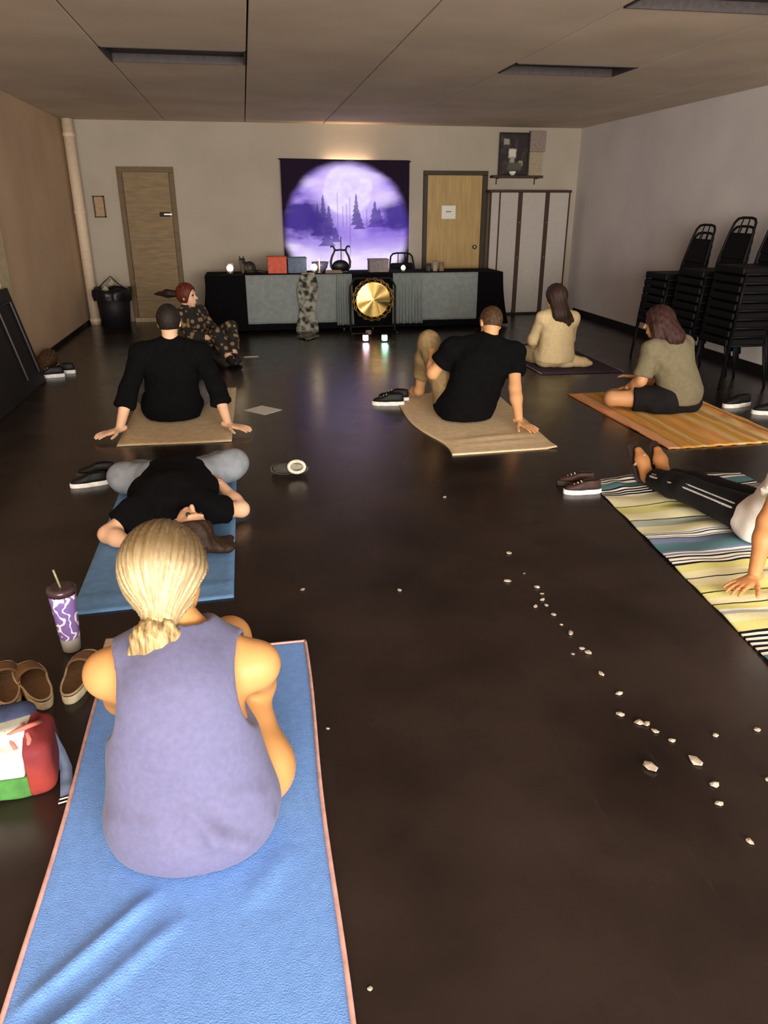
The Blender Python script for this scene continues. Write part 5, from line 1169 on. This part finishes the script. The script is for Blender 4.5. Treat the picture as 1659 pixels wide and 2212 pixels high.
sneaker('dark sneaker behind another one left of the blue mat', (-1.02, 4.66, 0), 1.6, G1, M_shoeblk, mat('grey_sole', (70, 66, 62), 0.6), False, 0.85)
sneaker('brown sneaker with white toe beside the striped blanket corner', (1.87, 3.84, 0), 1.45, G1, M_shoebrn, M_solew, True, 0.82)
sneaker('brown sneaker standing farther back beside the striped blanket', (1.89, 3.98, 0), 1.3, G1, M_shoebrn, mat('grey_sole', (70, 66, 62), 0.6), True, 0.82)
sneaker('dark sneaker with white sole by the chair stacks, left one', (4.02, 5.55, 0), 1.7, G1, M_shoeblk, M_solew, False)
sneaker('dark sneaker with white sole by the chair stacks, right one', (4.13, 5.28, 0), 1.3, G1, M_shoeblk, M_solew, False)
sneaker('dark sneaker with white sole below the left wall, left one', (-2.0, 7.80, 0), 1.65, G1, M_shoeblk, M_solew)
sneaker('dark sneaker with white sole below the left wall, right one', (-1.93, 7.98, 0), 1.5, G1, M_shoeblk, M_solew)
# grey shoe tipped on its side, its pale collar turned to the camera
t = sneaker('grey shoe tipped over in mid-floor showing its pale collar', (0.185, 4.50, 0.026), 0.0, G1, M_shoegrey, mat('dull_sole', (104, 100, 92), 0.7), False, 0.85)
t.rotation_euler = (0, math.radians(-62), PI/2-0.15)
bm = bmesh.new(); pts = [(0.042*math.cos(a), -0.060+0.058*math.sin(a), 0.103+0.004*math.sin(a)) for a in np.linspace(0, 2*PI, 25)]; tube(bm, pts, 0.013, 8, caps=False); bobj('collar', bm, mat('pale_lining', (214, 208, 192), 0.8), t, smooth=True)
bm = bmesh.new(); lathe(bm, [(0, 0.098), (0.035, 0.098)], 20)
for v_ in bm.verts: v_.co = Vector((v_.co.x*0.9, -0.06+v_.co.y*1.3, v_.co.z))
bobj('insole', bm, mat('grey_insole', (150, 142, 128), 0.9), t)
# slouched brown bag under the left wall
V, Fq = sdf_mesh([ell((-2.16, 8.35, 0.06), (0.10, 0.22, 0.08)), ell((-2.17, 8.52, 0.07), (0.09, 0.16, 0.09)), cone((-2.12, 8.2, 0.05), (-2.15, 8.0, 0.03), 0.05, 0.03)], 0.012, 0.03, clip=[lambda X, Y, Z: 0.001-Z+0*X+0*Y], disp=lambda X, Y, Z: 0.006*np.sin(60*X+40*Y)*np.sin(50*Z+30*Y))
t = thing('leather_bag', 'slouched brown leather bag on the floor against the left wall', 'bag', (-2.15, 8.35, 0)); mobj('pouch', V, Fq, M_leather, t, world=True)
bm = bmesh.new(); tube(bm, [(0.02, 0.16, 0.10), (0.05, 0.05, 0.17), (0.05, -0.08, 0.14), (0.03, -0.16, 0.05)], 0.008, 6); bobj('strap', bm, M_leather, t, smooth=True)

# papers on the floor
for lb, c, w, d, rz in (('white paper sheet on the dark floor right of the beige mat', (0.055, 6.12), 0.20, 0.24, 0.75), ('small pale slip of paper beside the leopard print woman', (-0.02, 8.55), 0.16, 0.06, 0.1)):
    bm = bmesh.new(); box(bm, -w/2, w/2, -d/2, d/2, 0.001, 0.003); o = bobj('paper_sheet', bm, M_paper, loc=(c[0], c[1], 0), rot=(0, 0, rz)); tag(o, lb, 'paper')

# ---------------------------------------------------------------- tumbler
def tumbler_mat():
    m = bpy.data.materials.new('purple_swirl'); m.use_nodes = True; nt = m.node_tree; b = nt.nodes['Principled BSDF']
    tc = nt.nodes.new('ShaderNodeTexCoord'); sp = nt.nodes.new('ShaderNodeSeparateXYZ'); nt.links.new(tc.outputs['Object'], sp.inputs[0])
    w = nt.nodes.new('ShaderNodeTexWave'); w.inputs['Scale'].default_value = 9; w.inputs['Distortion'].default_value = 14; w.inputs['Detail'].default_value = 1.5; w.inputs['Detail Scale'].default_value = 2.0
    nt.links.new(tc.outputs['Object'], w.inputs['Vector'])
    r = nt.nodes.new('ShaderNodeValToRGB'); cr = r.color_ramp
    cr.elements[0].position = 0.80; cr.elements[0].color = (*lin((128, 104, 170)), 1); cr.elements[1].position = 0.90; cr.elements[1].color = (*lin((240, 232, 246)), 1)
    nt.links.new(w.outputs['Fac'], r.inputs['Fac'])
    r2 = nt.nodes.new('ShaderNodeValToRGB'); r2.color_ramp.elements[0].position = 0.25; r2.color_ramp.elements[0].color = (*lin((150, 146, 140)), 1); r2.color_ramp.elements[1].position = 0.30; r2.color_ramp.elements[1].color = (0, 0, 0, 1)
    mr = nt.nodes.new('ShaderNodeMapRange'); mr.inputs['From Max'].default_value = 0.245; nt.links.new(sp.outputs[2], mr.inputs['Value'])
    lt = nt.nodes.new('ShaderNodeMath'); lt.operation = 'LESS_THAN'; lt.inputs[1].default_value = 0.24; nt.links.new(mr.outputs[0], lt.inputs[0])
    mx = nt.nodes.new('ShaderNodeMix'); mx.data_type = 'RGBA'; nt.links.new(lt.outputs[0], mx.inputs['Factor']); nt.links.new(r.outputs['Color'], mx.inputs[6]); mx.inputs[7].default_value = (*lin((168, 164, 158)), 1)
    nt.links.new(mx.outputs[2], b.inputs['Base Color']); b.inputs['Roughness'].default_value = 0.15; b.inputs['Specular IOR Level'].default_value = 0.6; b.inputs['Coat Weight'].default_value = 0.5
    return m
t = thing('tumbler', 'purple and white patterned tumbler with lid and straw beside the sandals', 'tumbler', (-0.757, 2.60, 0))
bm = bmesh.new(); lathe(bm, [(0, 0.0), (0.030, 0.0), (0.034, 0.004), (0.037, 0.05), (0.046, 0.20), (0.049, 0.243), (0.046, 0.245), (0, 0.245)], 28); bobj('cup', bm, tumbler_mat(), t, smooth=True)
bm = bmesh.new(); lathe(bm, [(0.0, 0.244), (0.052, 0.244), (0.053, 0.262), (0.046, 0.272), (0.030, 0.270), (0, 0.268)], 28); bobj('lid', bm, mat('dark_lid', (66, 46, 52), 0.25, spec=0.6), t, smooth=True)
bm = bmesh.new(); tube(bm, [(0.0, 0.0, 0.262), (-0.012, -0.01, 0.345)], 0.0042, 8); bobj('straw', bm, mat('clear_straw', (150, 150, 120), 0.3), t, smooth=True)

# ---------------------------------------------------------------- colour-block bag, cut by the left edge
t = thing('tote_bag', 'white, green and red colour-block bag with coral cords beside the blue towel', 'bag', (-0.775, 1.90, 0))
M_bw = mat('bag_white', (188, 190, 180), 0.7, bump=0.3, bscale=14); M_bg = mat('bag_green', (66, 120, 58), 0.8, bump=0.3, bscale=14); M_br = mat('bag_red', (138, 48, 34), 0.8, rgb2=(88, 34, 52), scale=5, bump=0.35, bscale=14); M_bn = mat('bag_navy', (50, 58, 86), 0.8, bump=0.5, bscale=20); M_co = mat('coral_cord', (206, 112, 104), 0.8)
def bagpart(name, prims, m, k=0.02, clip=None, h=0.006):
    V, Fq = sdf_mesh(prims, h, k, clip=[lambda X, Y, Z: 0.0015-Z+0*X+0*Y]+(clip or []), disp=lambda X, Y, Z: 0.003*np.sin(45*X+30*Z)*np.sin(38*Z-20*Y)); return mobj(name, V, Fq, m, t, world=True)
bodyp = [rbox((-0.80, 1.875, 0.085), (0.115, 0.060, 0.060), 0.026, 0.12), rbox((-0.80, 1.89, 0.16), (0.085, 0.040, 0.02), 0.03, 0.12)]
bagpart('green_panel', bodyp, M_bg, clip=[lambda X, Y, Z: Z-0.078+0*X+0*Y, lambda X, Y, Z: X+0.705+0.0*Z+0*Y])
bagpart('white_panel', bodyp, M_bw, clip=[lambda X, Y, Z: 0.079-Z+0*X+0*Y, lambda X, Y, Z: X+0.712-0.1*(Z-0.08)+0*Y])
bagpart('red_panel', bodyp+[rbox((-0.70, 1.895, 0.085), (0.022, 0.055, 0.060), 0.028, 0.12)], M_br, clip=[lambda X, Y, Z: -0.708-X+0.0*Z+0*Y])
bagpart('gathered_top', [ell((-0.78, 1.93, 0.195), (0.065, 0.05, 0.032)), ell((-0.73, 1.94, 0.20), (0.035, 0.04, 0.026)), ell((-0.83, 1.93, 0.205), (0.04, 0.04, 0.026))], M_bn)
boxo('label_patch', -0.075, -0.03, -0.116, -0.108, 0.055, 0.10, mat('patch_white', (244, 244, 240), 0.5), t)
for k, pts in enumerate((((-0.03, -0.02, 0.20), (0.03, -0.06, 0.20), (0.08, -0.05, 0.215), (0.10, 0.0, 0.19)), ((0.02, -0.05, 0.205), (0.05, -0.085, 0.17), (0.08, -0.08, 0.15)), ((0.06, -0.03, 0.21), (0.085, -0.07, 0.185), (0.075, -0.095, 0.14)))):
    bm = bmesh.new(); tube(bm, pts, 0.007, 6); bobj('cord', bm, M_co, t, smooth=True)
V = []; Fq = []
for i, (x, y, z) in enumerate(((0.09, 0.05, 0.16), (0.105, 0.03, 0.12), (0.125, 0.02, 0.06), (0.145, -0.01, 0.02), (0.155, -0.06, 0.008), (0.165, -0.11, 0.005))):
    for s in (-1, 1): V.append((x+s*0.016, y+s*0.006, z))
for i in range(5): Fq.append((2*i, 2*i+1, 2*i+3, 2*i+2))
o = mobj('strap', V, Fq, mat('blue_webbing', (96, 108, 134), 0.8), t); m_ = o.modifiers.new('thickness', 'SOLIDIFY'); m_.thickness = 0.003
bm = bmesh.new(); tube(bm, [(0.148, -0.125, 0.008), (0.185, -0.115, 0.008), (0.187, -0.13, 0.008), (0.150, -0.14, 0.008), (0.148, -0.125, 0.008)], 0.003, 6); bobj('buckle', bm, M_metal, t)

# ---------------------------------------------------------------- scraps scattered on the floor
SCR = [(1.17, 3.12), (1.17, 2.9), (1.07, 2.84), (1.18, 2.76), (1.18, 2.7), (1.16, 2.65), (1.11, 2.6), (1.16, 2.6), (1.16, 2.52), (1.16, 2.44), (1.17, 2.37), (1.17, 2.26), (1.18, 2.23), (1.12, 2.23), (1.17, 2.09), (1.18, 1.97), (1.13, 1.86), (1.17, 1.81), (1.19, 1.8), (1.2, 1.76), (1.23, 1.71), (1.38, 1.71), (1.53, 1.71), (1.1, 1.61), (1.25, 1.61), (1.25, 1.51), (1.22, 1.44), (1.42, 1.5), (0.15, 2.92), (0.57, 2.84), (0.16, 1.08), (0.16, 1.96), (1.22, 1.3), (1.05, 3.91)]
BIG = {0: 1.1, 1: 0.5, 2: 1.3, 3: 1.1, 4: 0.7, 7: 0.8, 9: 0.6, 10: 1.2, 12: 1.2, 13: 0.6, 16: 1.1, 17: 1.2, 18: 1.1, 23: 1.9, 24: 1.6, 25: 1.2, 30: 0.5, 31: 0.5}
M_scrap = mat('pale_scrap', (178, 164, 150), 0.9, var=0.1, scale=60)
for i, (x, y) in enumerate(SCR):
    s = 0.0125*BIG.get(i, 0.95); bm = bmesh.new(); bmesh.ops.create_icosphere(bm, subdivisions=1, radius=1.0)
    rr = random.Random(i)
    for v_ in bm.verts: v_.co = Vector((v_.co.x*s*rr.uniform(0.7, 1.3)*1.15, v_.co.y*s*rr.uniform(0.6, 1.1), max(0.0, v_.co.z*0.4*s*rr.uniform(0.6, 1.2)+0.3*s)))
    o = bobj('floor_scrap', bm, M_scrap, loc=(x, y, 0.0005), rot=(0, 0, rr.uniform(0, 3)))
    if i in (23, 24): tag(o, ('largest whitish scrap on the floor at right', 'large whitish scrap just right of the largest one')[i-23], 'scrap', 'scraps trailing over the floor')
    elif i < 28: tag(o, 'small whitish scrap in the trail across the dark floor at right', 'scrap', 'scraps trailing over the floor')
    else: tag(o, ('whitish scrap on the floor right of the shorter blue mat', 'whitish scrap alone in the middle of the floor', 'tiny white speck at the bottom beside the blue towel', 'tiny white speck beside the towel near the blonde woman', 'whitish scrap nearest the bottom right corner', 'faint scrap on the floor left of the brown sneakers')[i-28], 'scrap')
